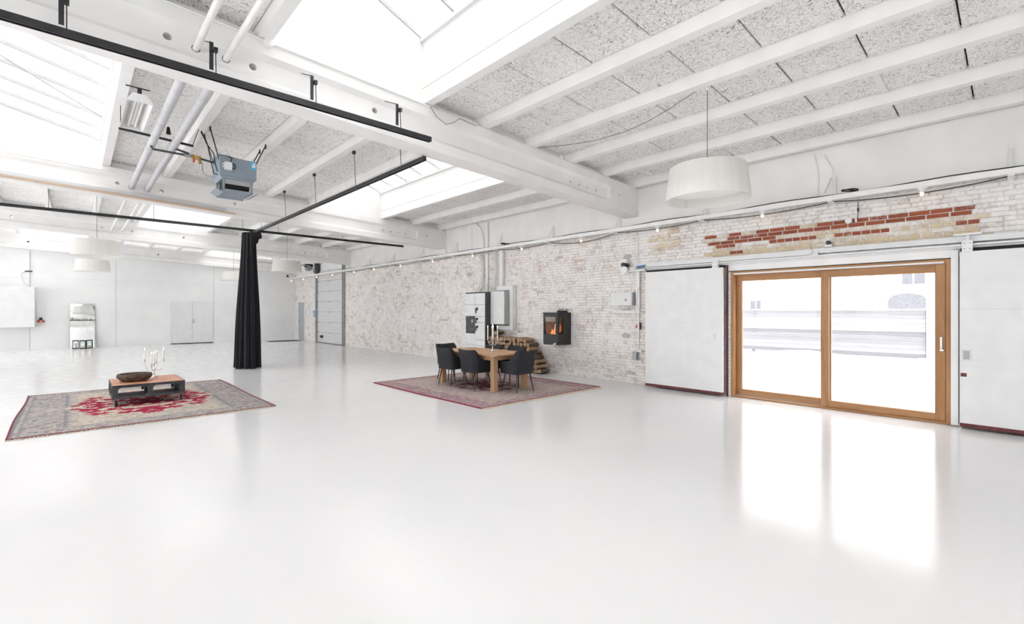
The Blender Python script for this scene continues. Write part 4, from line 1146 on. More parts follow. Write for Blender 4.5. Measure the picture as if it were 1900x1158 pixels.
part('top_edge', MB().box(TX0, TX1, TY0, TY0 + .006, .322, .341).box(TX0, TX1, TY1 - .006, TY1, .322, .341).box(TX0, TX0 + .006, TY0 + .006, TY1 - .006, .322, .341).box(TX1 - .006, TX1, TY0 + .006, TY1 - .006, .322, .341), gpal, t)
sm = MB()
for a, c, w_, d_ in [(.98, 10.16, .05, .025), (1.04, 10.12, .03, .03), (1.09, 10.10, .045, .022), (1.15, 10.13, .03, .03), (1.20, 10.10, .05, .05), (1.26, 10.08, .03, .025), (1.06, 10.27, .05, .02), (1.14, 10.25, .03, .03), (.56, 9.92, .05, .03), (.53, 9.98, .03, .02)]:
    pts = [(a + w_ * .5 * math.cos(q) * R.uniform(.6, 1.1), c + d_ * .5 * math.sin(q) * R.uniform(.6, 1.1)) for q in [i * math.tau / 7 for i in range(7)]]
    sm.prism(pts, lambda p, q, e: (p, q, e), .3405, .3418)
o_ = part('stencil_marks', sm, M['white'], t); o_['kind'] = 'stuff'; o_['label'] = 'worn white stencil marks'
for i, (xx, yy) in enumerate([(TX0 + .05, TY0 + .05), (TX1 - .05, TY0 + .05), (TX0 + .05, TY1 - .05), (TX1 - .05, TY1 - .05)]):
    p = part('castor', MB().box(xx - .03, xx + .03, yy - .03, yy + .03, .113, .125).box(xx - .024, xx - .019, yy - .018, yy + .018, .05, .113).box(xx + .019, xx + .024, yy - .018, yy + .018, .05, .113), M['grey_metal'], t)
    part('wheel', MB().cyl((xx - .016, yy, RZ + .046), (xx + .016, yy, RZ + .046), .046, n=20), M['black_matt'], p, smooth=40)

mbowl = plain('rough_brown_wood', (.075, .05, .035), .75, var=.45, scale=18, bmp=.5, bscale=30)
solo('bowl', MB().lathe([(0, .0), (.15, .0), (.195, .025), (.232, .07), (.235, .10), (.222, .122), (.20, .124), (.185, .10), (.16, .05), (.10, .03), (0, .028)], (.735, 9.93, .3425), 32), mbowl,
     'wide shallow dark wooden bowl on the low pallet table', 'bowl', (.735, 9.93, .3425), smooth=50)

# ================================================================== pendant lamps
ms = bpy.data.materials.new('pleated_white_fabric'); ms.use_nodes = True; nt = ms.node_tree; nt.nodes.clear()
out = nt.nodes.new('ShaderNodeOutputMaterial')
fw = noise(nt, coords(nt), 60, 2)
cc = ramp(nt, fw, [(.3, (.90, .89, .87)), (.7, (.94, .93, .91))])
df = nd(nt, 'BsdfDiffuse'); lk(nt, cc, df.inputs['Color'])
tr = nd(nt, 'BsdfTranslucent'); lk(nt, cc, tr.inputs['Color'])
mx = nd(nt, 'MixShader'); mx.inputs[0].default_value = .5; lk(nt, df.outputs[0], mx.inputs[1]); lk(nt, tr.outputs[0], mx.inputs[2]); lk(nt, mx.outputs[0], out.inputs['Surface'])
def pendant(x, y, ztop, lb, rb=.47, rt=.42, z0=2.79, z1=3.17):
    t = thing('pendant_lamp', lb, 'lamp', (x, y, z0), group='pleated drum pendant lamps')
    nseg = 72; mb = MB(); v = []
    for q, (rr, z_) in enumerate([(rb, z0), (rt, z1), (rt - .008, z1), (rb - .008, z0)]):
        for i in range(nseg):
            a = math.tau * i / nseg
            seam = -.0035 if i % 4 == 0 else 0
            v.append((x + (rr + seam) * math.cos(a), y + (rr + seam) * math.sin(a), z_))
    f = []
    for q in range(4):
        for i in range(nseg): f.append((q * nseg + i, q * nseg + (i + 1) % nseg, ((q + 1) % 4) * nseg + (i + 1) % nseg, ((q + 1) % 4) * nseg + i))
    mb.add(v, f)
    part('shade', mb, ms, t)
    part('diffuser', MB().cyl((x, y, z0 + .10), (x, y, z0 + .11), .40, n=40), M['wax'], t)
    part('spider', MB().cyl((x - .41, y, z1 - .03), (x + .41, y, z1 - .03), .004, n=6).cyl((x, y - .41, z1 - .03), (x, y + .41, z1 - .03), .004, n=6).cyl((x, y, z1 - .16), (x, y, z1 - .02), .02, n=10), M['white_metal'], t)
    part('cord', MB().cyl((x, y, z1 - .03), (x, y, ztop), .004, n=6), M['darkgrey'], t)
    part('ceiling_hook', MB().cyl((x, y, ztop - .03), (x, y, ztop), .012, n=8), M['white_metal'], t)
for x, y, lb in [(5.42, 2.47, 'large white pleated drum pendant nearest the camera, in front of the plaster band'),
                 (.40, 14.9, 'white pleated drum pendant at left, below the far black rail'),
                 (5.23, 16.7, 'cream pleated drum pendant right of the black curtain'),
                 (.45, 20.8, 'farther cream drum pendant peeking below the left pendant'),
                 (5.04, 23.0, 'farthest pale drum pendant partly hidden left of the black curtain')]:
    pendant(x, y, zt(x) if y < 3 else zp(x), lb)

# ================================================================== black curtain rails and curtain
def rail_profile(mb, p0, p1):
    mb.bar(p0, p1, .052, .058)
def rail_part(t, p0, p1):
    p0 = Vector(p0); p1 = Vector(p1); d_ = (p1 - p0).normalized(); a = d_.cross(Vector((0, 0, 1)))
    part('profile', MB().bar(p0, p1, .05, .045), M['black'], t, bevel=.003)
    part('lip', MB().bar(p0 + a * .02 - Vector((0, 0, .03)), p1 + a * .02 - Vector((0, 0, .03)), .01, .016).bar(p0 - a * .02 - Vector((0, 0, .03)), p1 - a * .02 - Vector((0, 0, .03)), .01, .016), M['black'], t)
t = thing('curtain_rail', 'thick black curtain rail across the top left in front of the nearest girder', 'rail', (1.4, 4.93, 3.6), group='black ceiling curtain rails')
rail_part(t, (-2.2, 4.93, 3.615), (3.22, 4.93, 3.615))
for x in (-1.1, -.07, .91, 1.80, 2.78):
    p = part('bracket', MB().box(x - .016, x + .016, 4.962, 4.970, 3.68, 3.93).bar((x, 4.966, 3.925), (x + .01, 5.262, 4.06), .032, .008), M['black'], t)
    part('hanging_rod', MB().cyl((x + .03, 4.93, 3.64), (x + .03, 4.95, 3.88), .0045, n=6).box(x + .015, x + .045, 4.93, 4.97, 3.84, 3.88), M['black'], p)
t = thing('curtain_rail', 'black curtain rail running lengthwise from mid picture to the black curtain', 'rail', (3.5, 10, 3.6), group='black ceiling curtain rails')
rail_part(t, (3.5, 5.50, 3.585), (3.5, 14.55, 3.585))
for y in (6.12, 7.63, 9.42, 11.22, 13.1):
    zz = zt(3.4) if y < 12.2 else zt(3.4)
    p = part('bracket', MB().box(3.44, 3.48, y - .03, y + .03, zz - .05, zz - .0), M['black'], t)
    part('hanging_rod', MB().cyl((3.49, y, 3.61), (3.465, y, zz - .04), .0045, n=6), M['black'], p)
t = thing('curtain_rail', 'far black curtain rail crossing the hall behind the black curtain', 'rail', (3, 14.0, 3.62), group='black ceiling curtain rails')
rail_part(t, (-6.5, 13.97, 3.655), (8.05, 13.97, 3.655))
for x in (-2.0, -.39, 1.39, 3.27, 4.15, 5.98):
    part('hanging_rod', MB().cyl((x, 13.97, 3.67), (x, 13.97, zp(x)), .0045, n=6), M['black'], t)
# curtain: gathered pleats
t = thing('stage_curtain', 'gathered black floor-length curtain hanging at the crossing of the rails', 'curtain', (3.37, 13.8, 0))
mcur, nt, b = new_mat('black_molton'); v = coords(nt)
lk(nt, ramp(nt, noise(nt, v, 30, 3), [(.3, (.010, .010, .012)), (.7, (.018, .018, .021))]), b.inputs['Base Color']); b.inputs['Roughness'].default_value = .95; b.inputs['Specular IOR Level'].default_value = .12
b.inputs['Sheen Weight'].default_value = .12
mb = MB(); ns, nz = 132, 16; v = []
for j in range(nz + 1):
    h = j / nz; z_ = .015 + 3.53 * h
    R_ = .285 - .115 * h ** .75 + .02 * math.sin(h * 5)
    for i in range(ns):
        a = math.tau * i / ns
        pl = 1 + (.13 + .03 * math.sin(3 * a)) * math.cos(13 * a + 1.2 * math.sin(2 * a) + .9 * h) * (1 - .35 * h)
        rx_, ry_ = R_ * pl, R_ * pl * 1.35
        v.append((3.35 + .03 * h + rx_ * math.cos(a), 13.80 + ry_ * math.sin(a), z_ + (.012 * math.sin(5 * a) if j == 0 else 0)))
f = []
for j in range(nz):
    for i in range(ns): f.append((j * ns + i, j * ns + (i + 1) % ns, (j + 1) * ns + (i + 1) % ns, (j + 1) * ns + i))
f.append(tuple(range(nz * ns, (nz + 1) * ns)))
mb.add(v, f)
part('cloth', mb, mcur, t, smooth=75)
# folded-over flap at the top
mb = MB(); v = []
for j in range(7):
    h = j / 6
    for i in range(9):
        u_ = i / 8
        v.append((3.32 + .27 * u_ - .03 * math.sin(u_ * 9), 13.50 - .06 * math.sin(h * 2.2) - .03 * math.sin(u_ * 7) - .04 * h, 3.54 - h * (.16 + .34 * (1 - u_) ** 1.4)))
f = [(j * 9 + i, j * 9 + i + 1, (j + 1) * 9 + i + 1, (j + 1) * 9 + i) for j in range(6) for i in range(8)]
o_ = part('flap', mb.add(v, f), mcur, t, smooth=75)
so = o_.modifiers.new('thick', 'SOLIDIFY'); so.thickness = .006
for i in range(5): part('glider', MB().cyl((3.5, 13.35 + .22 * i, 3.53), (3.5, 13.35 + .22 * i, 3.56), .008, n=8), M['black'], t)

# ================================================================== heater and services under the ceiling
t = thing('gas_heater', 'blue-grey gas air heater hanging from the roof at upper left', 'heater', (1.9, 8.6, 3.3))
HX0, HX1, HY0, HY1 = 1.64, 2.155, 8.35, 8.88
part('casing', MB().box(HX0, HX1, HY0, HY1, 3.60, 3.89), M['heater'], t, bevel=.008)
part('casing_lip', MB().prism([(HX0, 3.60), (HX1, 3.60), (HX1 - .04, 3.555), (HX0 + .04, 3.555)], lambda a, c, q: (a, q, c), HY0 + .02, HY1 - .02), M['heater'], t)
for xx in (HX0 + .05, HX1 - .075):
    for yy in (HY0 + .03, HY1 - .06): part('louvre_post', MB().box(xx, xx + .025, yy, yy + .03, 3.385, 3.556), M['heater'], t)
part('grille', MB().box(HX0 + .08, HX1 - .08, HY0 + .10, HY1 - .08, 3.43, 3.55), M['black_matt'], t)
part('baffle', MB().box(HX0 + .08, HX1 - .08, HY0 + .04, HY0 + .05, 3.48, 3.555), M['panelside'], t)
part('deflector', MB().box(HX0 + .04, HX1 - .04, HY0 + .02, HY1 - .02, 3.375, 3.387), M['heater'], t, bevel=.003)
for p0, p1 in [((HX0 + .06, HY0 + .0, 3.365), (HX1 - .10, HY0 + .0, 3.365)), ((HX0 + .06, HY1, 3.365), (HX1 - .06, HY1, 3.365))]:
    part('vane', MB().bar(p0, p1, .07, .006, up=(0, .5, 1)), M['heater'], t)
for xx, s_ in ((HX0 + .01, -1), (HX1 - .01, 1)):
    part('vane', MB().prism([(xx - .045, 3.385 - .02), (xx + .045, 3.385 - .02 + .0), (xx + .045, 3.372), (xx - .045, 3.372)], lambda a, c, q: (a, q, c + (a - xx) * .5 * s_), HY0 + .05, HY1 - .05), M['heater'], t)
part('burner_box', MB().box(HX0 - .01, HX0 + .16, HY0 + .1, HY1 - .1, 3.89, 3.94), M['heater'], t, bevel=.005)
part('junction_box', MB().box(1.70, 1.80, HY0 - .05, HY0, 3.68, 3.80).cyl((1.70, HY0 - .03, 3.76), (1.67, HY0 - .03, 3.76), .012, n=8).cyl((1.70, HY0 - .03, 3.72), (1.67, HY0 - .03, 3.72), .012, n=8), M['white_metal'], t, bevel=.006)
lb_ = part('label_plate', MB().box(2.065, 2.148, HY0 - .004, HY0, 3.755, 3.885), plain('label_blue', (.10, .42, .70), .4), t, label='blue and white label')
part('print', MB().box(2.085, 2.135, HY0 - .006, HY0 - .004, 3.79, 3.835).box(2.10, 2.14, HY0 - .006, HY0 - .004, 3.845, 3.865), M['white_metal'], lb_)
part('wiring', MB().tube([(1.78, HY0 - .02, 3.80), (1.80, HY0 - .03, 3.87), (1.76, HY0 + .02, 3.90), (1.84, HY0 + .05, 3.90), (2.08, HY0 + .08, 3.90)], .008, 6).tube([(1.80, HY0 - .04, 3.79), (1.84, HY0 - .05, 3.77), (1.84, HY0 - .05, 3.72), (1.80, HY0 - .04, 3.70)], .008, 6), M['black_matt'], t, smooth=60)
for p0, p1 in [((1.505, 8.30, 4.26), (1.655, 8.42, 3.80)), ((1.505, 8.72, 4.26), (1.655, 8.78, 3.80)), ((2.35, 8.58, 4.26), (2.15, 8.42, 3.84)), ((2.35, 8.92, 4.26), (2.15, 8.80, 3.84))]:
    part('hanging_strap', MB().bar(p0, p1, .02, .006), M['black'], t)
    part('strap_hook', MB().box(p0[0] - .01, p0[0] + .01, p0[1] - .012, p0[1] + .012, p0[2] - .05, p0[2] + .02), M['black'], t)
part('control_cable', MB().tube([(1.36, 8.1, 4.12), (1.44, 8.2, 3.98), (1.56, 8.35, 3.9), (1.60, 8.40, 3.72), (1.63, 8.45, 3.66)], .008, 6).tube([(1.36, 8.15, 4.12), (1.47, 8.3, 4.0), (1.54, 8.4, 3.75), (1.58, 8.45, 3.62), (1.64, 8.5, 3.62)], .007, 6), M['black_matt'], t, smooth=60)
# gas line with valve
t = thing('gas_pipe', 'dark gas pipe with brass valve feeding the blue-grey heater', 'pipe', (1.2, 8.5, 3.85))
pts = [(.84, 8.75, 4.05), (.84, 8.75, 3.93), (.86, 8.75, 3.90), (1.34, 8.74, 3.90), (1.64, 8.74, 3.86)]
part('tube', MB().tube(pts, .017, 8).tube([(1.10, 8.6, 4.10), (1.10, 8.62, 4.0), (1.12, 8.66, 3.945), (1.30, 8.72, 3.925)], .016, 8), M['darkgrey'], t, smooth=60)
part('union', MB().cyl((1.24, 8.74, 3.90), (1.33, 8.74, 3.90), .03, n=10), M['grey_metal'], t, smooth=40)
vv_ = part('valve', MB().cyl((1.34, 8.74, 3.90), (1.46, 8.74, 3.885), .032, n=10).cyl((1.40, 8.72, 3.90), (1.40, 8.66, 3.88), .025, n=10).cyl((1.44, 8.74, 3.89), (1.45, 8.74, 3.80), .022, n=10), M['brass'], t, smooth=40, label='brass gas valve')
part('valve_lever', MB().box(1.35, 1.37, 8.66, 8.72, 3.80, 3.85), M['red'], vv_)
part('drop_pipe', MB().tube([(1.47, 8.74, 3.82), (1.47, 8.74, 3.70), (1.49, 8.74, 3.65), (1.55, 8.74, 3.63), (1.645, 8.74, 3.62)], .017, 8), M['pipe_grey'], t, smooth=60)
t = thing('strut_bar', 'thin black steel strut hanging across the roof beside the fluorescent lamp', 'bar', (.9, 8.5, 4.0))
part('strut', MB().bar((.45, 8.40, 4.005), (1.33, 8.55, 4.005), .03, .03), M['black'], t)
part('hanging_rod', MB().cyl((.47, 8.40, 4.0), (.47, 8.40, zt(.47)), .005, n=6).cyl((1.32, 8.55, 4.0), (1.40, 8.55, zt(1.4)), .005, n=6), M['black'], t)
part('knob', MB().cyl((1.0, 8.35, 4.05), (1.0, 8.36, 4.15), .03, .018, n=8), M['black_matt'], t)
# two pipes running the length of the roof
for x, lb in ((.85, 'left of the two white pipes passing through the roof girders'), (1.10, 'right of the two white pipes passing through the roof girders')):
    z_ = zb(x) + .255
    t = thing('heating_pipe', lb, 'pipe', (x, 5, z_), group='twin heating pipes under the roof')
    part('bare_pipe', MB().cyl((x, -8.3, z_), (x, 5.9, z_), .029, n=14), M['pipe_white'], t, smooth=40)
    part('insulation', MB().cyl((x, 5.62, z_), (x, 12.9, z_), .05, n=16), M['pipe_grey'], t, smooth=40, label='thick grey pipe insulation')
    part('bare_pipe', MB().cyl((x, 12.9, z_), (x, 18.95, z_), .027, n=14), M['pipe_white'], t, smooth=40)
    part('collar', MB().cyl((x, 9.0, z_), (x, 9.04, z_), .054, n=16), M['pipe_grey'], t, smooth=40)
# fluorescent fixture
t = thing('fluorescent_fixture', 'white trough fluorescent lamp with two tubes beside the left skylight', 'lamp', (.58, 7.7, 4.0))
fz = 3.99; fy0, fy1 = 7.15, 8.30
prof = [(-.13, 0), (-.07, .10), (.07, .10), (.13, 0), (.12, 0), (.062, .088), (-.062, .088), (-.12, 0)]
part('reflector', MB().prism([(.58 + a, fz + c) for a, c in prof], lambda a, c, q: (a, q, c), fy0, fy1), M['white_metal'], t)
for yy in (fy0 - .008, fy1): part('end_plate', MB().prism([(.58 - .13, fz), (.58 + .13, fz), (.58 + .07, fz + .10), (.58 - .07, fz + .10)], lambda a, c, q: (a, q, c), yy, yy + .008), M['white_metal'], t)
for xx in (.545, .615): part('tube', MB().cyl((xx, fy0 + .03, fz + .045), (xx, fy1 - .03, fz + .045), .014, n=10), M['wax'], t, smooth=40)
part('ballast', MB().box(.565, .595, fy0 + .05, fy1 - .05, fz + .05, fz + .085), M['panelgrey'], t)
part('hanger', MB().box(.56, .60, 7.2, 7.25, fz + .10, fz + .19).box(.56, .60, 8.2, 8.25, fz + .10, fz + .19).box(.45, .68, 7.215, 7.235, fz + .19, fz + .20), M['black'], t)
# wooden strip with cables on the heater girder
t = thing('cable_strip', 'thin wooden strip with grey cables along the heater girder', 'strip', (0, 12.0, 3.7))
part('batten', MB().bar((-4.0, 12.07, zb(-4.0) + .045), (2.68, 12.07, zb(2.68) + .03), .05, .018), M['trimwood'], t)
for j in range(4):
    part('cable', MB().tube([(x, 12.08 - .012 * j, zb(x) + .065 + .013 * (j % 2) + .012 * j) for x in [-4 + .5 * i for i in range(14)]], .007, 5), M['pipe_grey'] if j % 2 else M['panelgrey'], t)
t = thing('surface_conduit', 'thin white conduit clipped along the heater girder at far left', 'conduit', (-1, 12.08, 4.2))
part('tube', MB().cyl((-4.0, 12.085, zb(-4) + .47), (.62, 12.085, zb(.62) + .47), .011, n=6), M['pipe_white'], t)
t = thing('surface_conduit', 'thin white conduit with round junction box along the top of the nearest girder', 'conduit', (2, 5.25, 4.2))
part('tube', MB().cyl((-2, 5.255, zt(-2) - .012), (3.42, 5.255, zt(3.42) - .012), .011, n=6), M['pipe_white'], t)
part('junction_box', MB().cyl((1.47, 5.27, zt(1.47) - .015), (1.47, 5.215, zt(1.47) - .015), .048, n=18), M['pipe_white'], t, smooth=40)
part('loose_wire', MB().tube([(3.42, 5.25, zt(3.42) - .01), (3.5, 5.22, 4.06), (3.64, 5.2, 3.985), (3.78, 5.22, 4.06), (3.90, 5.25, 4.155), (4.2, 5.25, 4.13)], .004, 5), M['darkgrey'], t, smooth=60)
t = thing('slack_wire', 'slack thin wire drooping below the slabs near the large pendant', 'wire', (5.45, 4, 4.0))
part('wire', MB().tube([(5.40, 5.20, 4.09), (5.40, 4.6, 3.98), (5.40, 4.11, 3.91), (5.40, 3.6, 3.895), (5.40, 3.25, 3.93), (5.40, 2.9, 4.01), (5.40, 2.61, 4.10)], .004, 5), M['darkgrey'], t, smooth=60)

# ================================================================== small wall equipment
t = thing('door_operator', 'white and black door drive motor left of the sliding door track', 'motor', (8.35, 5.5, 2.4))
part('motor', MB().cyl((8.22, 5.50, 2.44), (8.40, 5.50, 2.44), .045, n=16), M['black'], t, smooth=40)
part('cap', MB().box(8.26, 8.40, 5.44, 5.60, 2.47, 2.56), M['white_metal'], t, bevel=.02)
part('wheel', MB().cyl((8.20, 5.47, 2.33), (8.24, 5.47, 2.33), .075, n=24), M['white_metal'], t, smooth=40)
part('gearbox', MB().cyl((8.24, 5.47, 2.33), (8.40, 5.47, 2.33), .05, n=14).cyl((8.32, 5.38, 2.35), (8.32, 5.25, 2.37), .04, .02, n=10), M['white_metal'], t, smooth=40)
part('shaft', MB().cyl((8.32, 5.25, 2.37), (8.32, 5.0, 2.38), .012, n=8), M['chrome'], t)
part('bracket', MB().box(8.30, 8.405, 5.04, 5.42, 2.29, 2.33).box(8.30, 8.405, 5.04, 5.26, 2.40, 2.43), M['white_metal'], t, bevel=.003)
part('spring', MB().cyl((8.28, 5.20, 2.385), (8.28, 5.03, 2.395), .016, n=8), M['blue'], t, smooth=40)
t = thing('junction_box', 'white electrical box with small blue and red sticker on the brick wall', 'electrical box', (8.35, 5.57, 1.6))
part('lid', MB().box(8.285, 8.305, 5.34, 5.83, 1.605, 1.875), M['panelgrey'], t, bevel=.006)
part('housing', MB().box(8.305, 8.405, 5.345, 5.825, 1.61, 1.87), M['panelgrey'], t, bevel=.004)
part('side_plate', MB().box(8.30, 8.405, 5.325, 5.345, 1.62, 1.87), M['panelside'], t)
st_ = part('sticker', MB().box(8.282, 8.285, 5.46, 5.485, 1.725, 1.75), M['blue'], t)
part('red_print', MB().box(8.282, 8.285, 5.445, 5.50, 1.70, 1.718), M['red'], st_)
for i in range(5): part('cable_tail', MB().tube([(8.35, 5.37 + .035 * i, 1.61), (8.35, 5.372 + .035 * i, 1.57), (8.355, 5.36 + .038 * i, 1.505)], .006, 5), M['cable_white'], t)
t = thing('cable_duct', 'white plastic cable duct dropping from the door motor beside the sliding door', 'cable duct', (8.39, 5.25, 1.4))
part('vertical_duct', MB().box(8.365, 8.405, 5.205, 5.285, 1.45, 2.29), M['white_metal'], t, bevel=.003)
part('shelf_duct', MB().box(8.355, 8.405, 5.285, 5.86, 1.45, 1.50), M['white_metal'], t, bevel=.003)
part('thin_duct', MB().box(8.385, 8.405, 5.23, 5.255, .66, 1.45), M['white_metal'], t, bevel=.002)
part('upper_conduit', MB().cyl((8.395, 5.265, 2.43), (8.395, 5.265, 3.12), .009, n=8), M['white_metal'], t)
part('loop_cable', MB().tube([(8.36, 5.21, 2.26), (8.34, 5.12, 2.22), (8.35, 5.14, 2.1), (8.36, 5.22, 1.95), (8.36, 5.27, 1.7), (8.36, 5.22, 1.52), (8.36, 5.10, 1.46), (8.36, 5.03, 1.52)], .006, 5), M['pipe_grey'], t, smooth=60)
t = thing('key_switch', 'small white switch with red button on the thin duct', 'switch', (8.38, 5.25, 1.2))
part('housing', MB().box(8.345, 8.385, 5.20, 5.275, 1.13, 1.24), M['white_metal'], t, bevel=.004)
part('buttons', MB().cyl((8.345, 5.255, 1.16), (8.335, 5.255, 1.16), .018, n=10).box(8.338, 8.346, 5.235, 5.272, 1.18, 1.22), M['red'], t)
part('side', MB().box(8.35, 8.404, 5.185, 5.20, 1.12, 1.26), M['darkgrey'], t)
t = thing('socket_outlet', 'grey socket outlet low on the brick wall beside the sliding door', 'socket', (8.38, 5.3, .55))
part('housing', MB().box(8.34, 8.405, 5.24, 5.36, .50, .66), M['panelside'], t, bevel=.005)
part('cover', MB().box(8.335, 8.345, 5.235, 5.255, .52, .64), M['darkgrey'], t)
part('plug', MB().box(8.35, 8.405, 5.15, 5.23, .66, .71).box(8.36, 8.405, 5.14, 5.20, .45, .49), M['white_metal'], t, bevel=.004)
solo('limit_switch', MB().box(8.33, 8.40, 5.02, 5.07, 2.12, 2.21).cyl((8.365, 5.045, 2.12), (8.365, 5.045, 1.85), .006, n=6), M['panelside'], 'small grey limit switch at the top corner of the sliding door', 'switch', (8.365, 5.045, 2.15), bevel=.004)
t = thing('security_camera', 'small black and white camera in the far corner at the end of the rail', 'camera', (8.2, 25.3, 3.2))
part('body', MB().box(8.0, 8.22, 25.28, 25.40, 3.20, 3.32), M['white_metal'], t, bevel=.01)
part('lens', MB().cyl((8.0, 25.34, 3.26), (7.93, 25.34, 3.26), .055, n=14), M['black'], t, smooth=40)
part('arm', MB().box(8.22, 8.41, 25.32, 25.36, 3.24, 3.28), M['white_metal'], t)

# far left: white cupboard, sockets, mirror, lanterns
t = thing('wall_cupboard', 'plain white box cupboard hanging on the far wall at the left edge', 'cupboard', (-1.9, 25.4, .88))
part('carcass', MB().box(-2.85, -1.08, 25.22, 25.695, .88, 2.39), M['white_metal'], t, bevel=.004)
part('front', MB().box(-2.85, -1.965, 25.20, 25.219, .885, 2.385).box(-1.962, -1.08, 25.20, 25.219, .885, 2.385), M['white_metal'], t, bevel=.003)
t = thing('wall_conduit', 'thin conduit rising from the white cupboard to the girder', 'conduit', (-1.2, 25.66, 2.4))
part('tube', MB().cyl((-1.22, 25.675, 2.40), (-1.22, 25.675, 3.80), .010, n=6), M['pipe_grey'], t)
part('junction', MB().box(-1.36, -1.16, 25.655, 25.69, 2.98, 3.02), M['black'], t)
part('loop', MB().tube([(-1.36, 25.67, 3.0), (-1.45, 25.66, 2.9), (-1.42, 25.66, 2.65), (-1.30, 25.66, 2.45), (-1.26, 25.6, 2.40)], .008, 6), M['pipe_grey'], t, smooth=60)
t = thing('socket_cluster', 'cluster of three-phase sockets with red caps beside the white cupboard', 'socket', (-.93, 25.6, 1.1))
part('plate', MB().box(-1.04, -.83, 25.66, 25.697, 1.02, 1.85), M['wall_white'], t, bevel=.004)
part('black_socket', MB().cyl((-.93, 25.66, 1.20), (-.93, 25.56, 1.17), .05, n=12), M['black'], t, smooth=40)
for xx in (-1.0, -.86): part('red_cap', MB().cyl((xx, 25.66, 1.10), (xx, 25.57, 1.08), .042, n=12), M['red'], t, smooth=40)
part('cable', MB().tube([(-.93, 25.64, 1.03), (-.95, 25.64, .92), (-1.05, 25.62, .88)], .008, 6), M['cable_white'], t)
mm_, nt, b = new_mat('mirror_glass'); b.inputs['Metallic'].default_value = 1; b.inputs['Roughness'].default_value = .015
lk(nt, ramp(nt, noise(nt, coords(nt), 2), [(.3, (.90, .91, .91)), (.7, (.93, .94, .94))]), b.inputs['Base Color'])
t = thing('standing_mirror', 'tall frameless mirror leaning on the far wall', 'mirror', (.26, 25.62, 0))
part('mirror_glass', MB().add([(-.11, 25.54, .005), (.63, 25.54, .005), (.63, 25.66, 1.78), (-.11, 25.66, 1.78), (-.11, 25.552, .005), (.63, 25.552, .005), (.63, 25.672, 1.78), (-.11, 25.672, 1.78)], [(0, 1, 2, 3), (7, 6, 5, 4), (0, 4, 5, 1), (1, 5, 6, 2), (2, 6, 7, 3), (3, 7, 4, 0)]), mm_, t)
part('backing', MB().add([(-.112, 25.5525, .003), (.632, 25.5525, .003), (.632, 25.6725, 1.782), (-.112, 25.6725, 1.782), (-.112, 25.562, .003), (.632, 25.562, .003), (.632, 25.682, 1.782), (-.112, 25.682, 1.782)], [(0, 1, 2, 3), (7, 6, 5, 4), (0, 4, 5, 1), (1, 5, 6, 2), (2, 6, 7, 3), (3, 7, 4, 0)]), M['darkgrey'], t)
for i, (x0, y0, lb) in enumerate([(-.045, 25.15, 'left black-framed candle lantern in front of the mirror'), (.165, 24.98, 'middle black-framed candle lantern in front of the mirror'), (.365, 25.15, 'right black-framed candle lantern in front of the mirror')]):
    s_ = .19; h = .335
    t = thing('lantern', lb, 'lantern', (x0 + s_ / 2, y0 + s_ / 2, 0), group='candle lanterns by the mirror')
    e = .019; mb = MB()
    for a in (0, s_ - e):
        for c in (0, s_ - e): part('post', MB().box(x0 + a, x0 + a + e, y0 + c, y0 + c + e, 0, h), M['black'], t)
    part('base_frame', MB().box(x0, x0 + s_, y0, y0 + s_, .0, .03), M['black'], t)
    tm = MB()
    for c in (0, s_ - e): tm.box(x0 + e, x0 + s_ - e, y0 + c, y0 + c + e, h - e, h).box(x0 + c, x0 + c + e, y0 + e, y0 + s_ - e, h - e, h)
    part('top_frame', tm, M['black'], t)
    for c in (.004, s_ - .008):
        part('glass', MB().box(x0 + e, x0 + s_ - e, y0 + c, y0 + c + .004, .03, h - e), M['glass'], t)
        part('glass', MB().box(x0 + c, x0 + c + .004, y0 + e, y0 + s_ - e, .03, h - e), M['glass'], t)
    k = thing('pillar_candle', 'white pillar candle burning inside the ' + ['left', 'middle', 'right'][i] + ' lantern', 'candle', (x0 + s_ / 2, y0 + s_ / 2, .03), group='pillar candles in the lanterns')
    hh = .23 if i == 0 else .14
    part('wax', MB().lathe([(0, .031), (.035, .031), (.035, hh), (.028, hh + .004), (0, hh - .004)], (x0 + s_ / 2, y0 + s_ / 2, 0), 14), M['wax'], k, smooth=40)
    part('flame', MB().lathe([(.001, hh + .003), (.010, hh + .016), (.008, hh + .03), (.0005, hh + .055)], (x0 + s_ / 2, y0 + s_ / 2, 0), 8), M['flame'], k, smooth=60)

# ================================================================== the yard outside
snow = plain('snow', (.80, .81, .83), .9, var=.05, scale=2, bmp=.3, bscale=3)
mb = MB(); v = []; nx, ny = 40, 50
for j in range(ny + 1):
    for i in range(nx + 1):
        x = XW + .28 + 30 * i / nx; y = -14 + 44 * j / ny
        bank = .35 * math.exp(-((x - 17.2) / .9) ** 2) * (.6 + .4 * math.sin(y * 1.7)) + .12 * math.exp(-((x - 13) / 1.5) ** 2) * (1 + math.sin(y * 2.3)) * .5
        v.append((x, y, -.06 + (bank + .03 * math.sin(x * 2.1 + y) + .03 * math.sin(y * 3.3 - x)) * (1 if i > 1 else 0)))
f = [(j * (nx + 1) + i, j * (nx + 1) + i + 1, (j + 1) * (nx + 1) + i + 1, (j + 1) * (nx + 1) + i) for j in range(ny) for i in range(nx)]
mb.add(v, f)
solo('snowy_ground', mb, snow, 'snow-covered yard ground seen through the glass door', 'snow', kind='stuff', smooth=80)
FENCE = [wood('weathered_planks', tuple(q * g for q in (.88, .86, .90)), tuple(q * g for q in (1, .98, 1.03)), tuple(q * g for q in (1.1, 1.08, 1.14)), 8, 'Y', .9) for g in (.18, .22, .26, .30)]
M['fence'] = FENCE[1]
